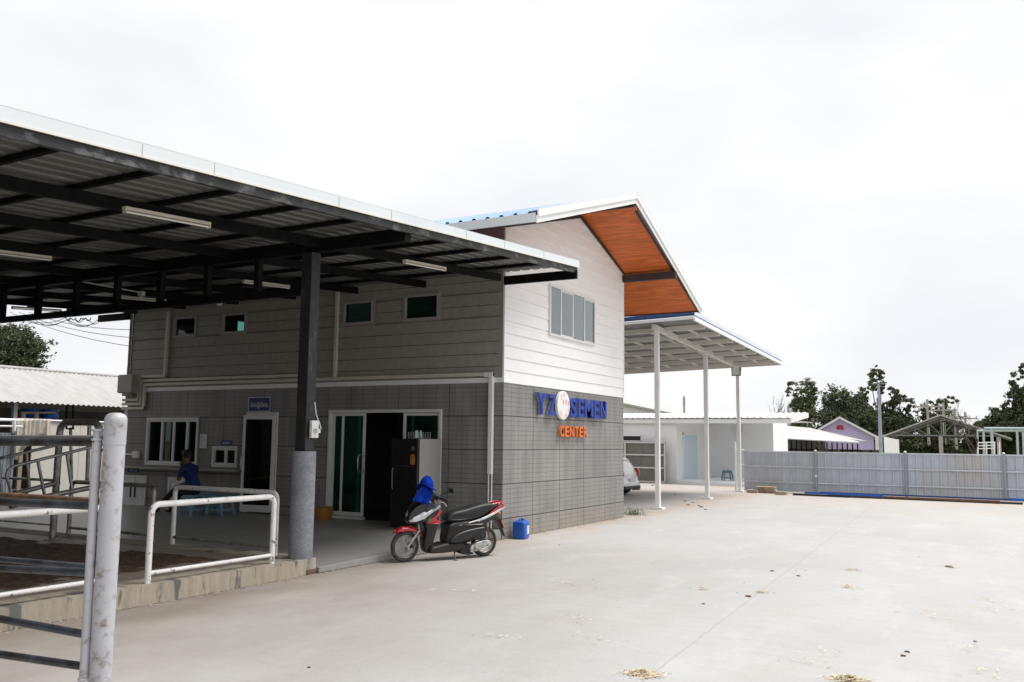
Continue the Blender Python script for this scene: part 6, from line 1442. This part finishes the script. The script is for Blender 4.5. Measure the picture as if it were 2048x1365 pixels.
b = B(); b.tube([(x_ + .02, ya - 2.4, zt1 + .03), (x_ + .02, yb, zt1 + .02)], .022, 8); b.build('top_rail', M['white'], t, smooth=True)
b = B(); n = 26; m_ = 9; yc0, yc1 = atX(28, 860, x_).y, atX(98, 860, x_).y
for i in range(m_ + 1):
    for j in range(n + 1):
        f = j / n; dr_ = .62 + .22 * math.sin(f * 5 + 1) + (.2 if f < .15 else 0); b.v.append((x_ + .05 + .035 * math.sin(f * 22) * (i / m_ + .15) + .02 * math.sin(f * 51), yc0 + (yc1 - yc0) * f, zt1 + .06 - dr_ * i / m_ * .95))
for i in range(m_):
    for j in range(n): a = i * (n + 1) + j; b.f.append((a, a + 1, a + n + 2, a + n + 1))
o = b.build('canvas_cover', M['cloth'], None, smooth=True, org=(x_, (yc0 + yc1) / 2, zt1)); o.modifiers.new('s', 'SOLIDIFY').thickness = .006; tag(o, 'stained canvas draped over the cream partition', 'canvas')
t = thing('grey_sheet_wall', (-13.25, atX(20, 900, -13.25).y, 0), 'grey ribbed sheet wall at the far left behind the gate', 'wall')
b = B(); e0, e1 = atX(-120, 890, -13.25).y, atX(30, 890, -13.25).y; ribbed(b, rib(e0, e1, .1, .02, 0, .03), lambda s, dz: (-13.25 + dz, s, .0), lambda s, dz: (-13.25 + dz, s, atX(20, 866, -13.25).z), .01); b.build('sheet', M['fencepost'], t)
t = thing('white_pipe_fence', (-13.0, atX(20, 850, -13.0).y, 0), 'white double-rail pipe fence above the grey sheet wall', 'railing')
for v in (841, 853): b = B(); b.tube([atX(-110, v - 2, -13.0), atX(46, v + .5, -13.0)], .022, 8); b.build('rail', M['white'], t, smooth=True)
b = B(); b.tube([atX(28, 840, -13.0), atX(28, 862, -13.0)], .045, 8); b.build('post', M['white'], t, smooth=True)
def drum(u, v, x, label, m='blue', r=.2, h=.5):
    p = atX(u, v, x); t = thing('plastic_drum', p, label, 'drum', 'blue drums under the shed'); b = B(); b.lathe((p.x, p.y, p.z), [(0, 0), (r * .95, 0), (r, .03), (r, h * .3), (r * 1.03, h * .33), (r, h * .36), (r, h * .66), (r * 1.03, h * .69), (r, h * .72), (r * .97, h), (0, h)], 20); b.build('barrel', M[m], t, smooth=True, autos=True)
    b = B(); b.lathe((p.x, p.y, p.z + h), [(0, .02), (.03, .02), (.035, 0)], 10); b.build('bung', M['plastic_black'], t)
drum(99, 844, -14.6, 'bright blue drum at the right end of the shelf under the shed', r=.21, h=.32); drum(62, 846, -14.8, 'blue drum left of the brightest one under the shed', r=.23, h=.36); drum(80, 846, -15.3, 'teal-blue drum between the two others under the shed', 'stoolblue', r=.18, h=.34)
t = thing('drum_shelf', atX(75, 846, -14.7), 'pale pole shelf holding the blue drums', 'shelf'); p0_, p1_ = atX(40, 847, -14.7), atX(112, 848, -14.7)
b = B(); b.box(-15.6, -14.35, p0_.y, p1_.y, p0_.z - .06, p0_.z - .02); b.build('board', M['plywood'], t)
b = B(); b.tube([atX(42, 826, -14.35), atX(112, 825.5, -14.35)], .025, 8); b.build('rail', M['plywood'], t)
for u in (46, 72): b = B(); b.box(-14.38, -14.32, atX(u, 840, -14.35).y - .05, atX(u, 840, -14.35).y + .05, .1, atX(u, 826, -14.35).z); b.build('post', M['plywood'], t)

# ================================================================== LITTER AND PLANTS ON THE CONCRETE
def clods(pts, rads, seed, label, m='mud', name='dung_clod'):
    r = random.Random(seed); order = sorted(range(len(pts)), key=lambda i: pts[i][0]); names = ['first', 'second', 'third', 'fourth', 'fifth', 'sixth', 'seventh', 'eighth', 'ninth', 'tenth']
    for i_, ((u, v), rr) in enumerate(zip(pts, rads)):
        lab = ('larger ' if rr > .03 else 'tiny ') + label + ', ' + names[order.index(i_)] + ' from the left'
        p = at(u, v, 2, 0); rr *= .55; b = B(); n = 12; k0 = 0; hh = rr * .45
        for i, (f, h) in enumerate(((1, 0), (.95, .35), (.7, .8), (.3, 1), (0, 1.02))):
            for j in range(n): a = 2 * math.pi * j / n; q = rr * f * (1 + .3 * math.sin(a * 3 + seed + u) + r.uniform(-.12, .12)); b.v.append((p.x + q * math.cos(a) * 1.3, p.y + q * math.sin(a), .004 + hh * h * r.uniform(.8, 1.2)))
        for i in range(4):
            for j in range(n): a = i * n + j; c_ = i * n + (j + 1) % n; b.f.append((a, c_, c_ + n, a + n))
        o = b.build(name, M[m], None, smooth=True, org=(p.x, p.y, 0)); tag(o, lab, 'clod', 'clods scattered on the concrete')
LB = 'dark dried dung clod on the open concrete yard'
clods([(1544, 1143), (1597, 1153), (1497, 1194), (1407, 1209), (1488, 1167), (1474, 1187), (1592, 1143), (1611, 1142), (1586, 1147), (1587, 1156)], [.035, .035, .045, .025, .012, .012, .012, .012, .01, .01], 3, 'clod by the floor joint')
clods([(1815, 1305), (1806, 1313), (1950, 1284), (618, 1336), (1896, 1134), (1904, 1136), (1837, 1115), (1186, 1160), (1119, 1091), (1480, 1060)], [.03, .03, .02, .02, .05, .04, .015, .012, .02, .015], 5, 'dark clod apart on the open yard')
clods([(1350, 990), (1370, 1003), (1386, 1006), (1377, 1011), (1403, 1015), (1398, 1012), (1305, 972), (1411, 1020)], [.06, .07, .05, .07, .08, .05, .09, .06], 8, 'flat clod near the white posts')
def straw(u, v, R0, n, seed, label):
    p = at(u, v, 2, 0); r = random.Random(seed); b = B()
    for i in range(n):
        rr = R0 * abs(r.gauss(0, .42)); a = r.uniform(0, 6.28); L_ = r.uniform(.02, .07); d = r.uniform(0, 3.14); x, y = p.x + rr * math.cos(a) * 1.4, p.y + rr * math.sin(a); z = .006 + max(0, .03 * (1 - rr / R0 * 1.6)) * r.random(); dz = r.uniform(-.006, .01); w_ = .0018
        ux, uy = math.cos(d) * L_ / 2, math.sin(d) * L_ / 2; px, py = -math.sin(d) * w_, math.cos(d) * w_
        b.add([(x - ux - px, y - uy - py, z), (x + ux - px, y + uy - py, z + dz), (x + ux + px, y + uy + py, z + dz + .002), (x - ux + px, y - uy + py, z + .002)], [(0, 1, 2, 3)])
    o = b.build('straw', M['straw'], None, org=(p.x, p.y, 0)); tag(o, label, 'straw', kind='stuff')
straw(1285, 1350, .12, 600, 1, 'tuft of dry straw at the bottom edge of the picture right of centre'); straw(1700, 1362, .13, 500, 2, 'flattened straw at the bottom edge of the picture, far right')
straw(1705, 1141, .14, 60, 3, 'thin scatter of straw in the middle of the yard'); straw(1695, 1176, .17, 50, 4, 'faint straw scatter right of the floor joint'); straw(1526, 1186, .1, 40, 5, 'bit of straw lying on the floor joint')
straw(1900, 1135, .12, 45, 6, 'straw mixed with dung on the right of the yard'); straw(1405, 1180, .1, 30, 7, 'small straw scatter left of the floor joint')
for i in range(14):
    straw(rnd.uniform(900, 2040), rnd.uniform(1120, 1350), .3, 14, 60 + i, 'few stray stalks of straw blown over the concrete')
p = at(1268, 1030, 2, 0); b = B(); r = random.Random(2)
for i in range(140):
    a = r.uniform(0, 6.28); L_ = r.uniform(.08, .26); q = Vector((p.x + r.gauss(0, .12), p.y + r.gauss(0, .12), .0)); tip = q + Vector((math.cos(a) * L_ * .8, math.sin(a) * L_ * .8, L_ * r.uniform(.25, .8))); m_ = q.lerp(tip, .55) + Vector((0, 0, L_ * .2)); s_ = Vector((-math.sin(a), math.cos(a), 0)) * .004
    b.add([q - s_, q + s_, m_ + s_, m_ - s_, tip], [(0, 1, 2, 3), (3, 2, 4)])
o = b.build('grass_tuft', M['leaf_pale'], None, org=(p.x, p.y, 0)); tag(o, 'dry grass tuft at the foot of the office corner beside the white post', 'grass')
# crumbling dust line along the kerb and wall foot
b = B(); r = random.Random(8)
for i in range(900):
    y = r.uniform(-11, 5.3); x = abs(r.gauss(0, .05)) + .004 if y < 5.37 else .02
    s_ = r.uniform(.004, .016); z = .002; a = r.uniform(0, 6.28)
    q = [(x + s_ * math.cos(a + k * 1.57) * r.uniform(.6, 1.3), y + s_ * math.sin(a + k * 1.57) * 1.4, z) for k in range(4)]
    b.add(q + [(x, y, z + s_ * .6)], [(0, 1, 4), (1, 2, 4), (2, 3, 4), (3, 0, 4)])
o = b.build('grit', M['curb']); tag(o, 'crumbled grit along the foot of the kerb and tiled wall', 'grit', kind='stuff')

# ================================================================== ADDED BARN BLOCK, OUT OF VIEW (cuts light under the canopy; mirrored in glass)
t = thing('added_shade_barn', (-14, -23, 0), 'dark barn-shaped light blocker added out of view, left behind the viewpoint', 'light blocker')
b = B(); b.box(-17, -12.3, -38, -7.5, 0, 4.2); b.build('wall', M['darkroom'], t)
b = B(); b.prism([(-17.6, 4.1), (-11.7, 4.1), (-14.6, 5.6)], -38.5, -7.0, 'y'); b.build('roof', M['asbestos'], t)
for k in range(5): b = B(); b.box(-12.31, -12.24, -34 + 6 * k, -31.2 + 6 * k, 0, 2.8); b.build('door', M['brown'], t)
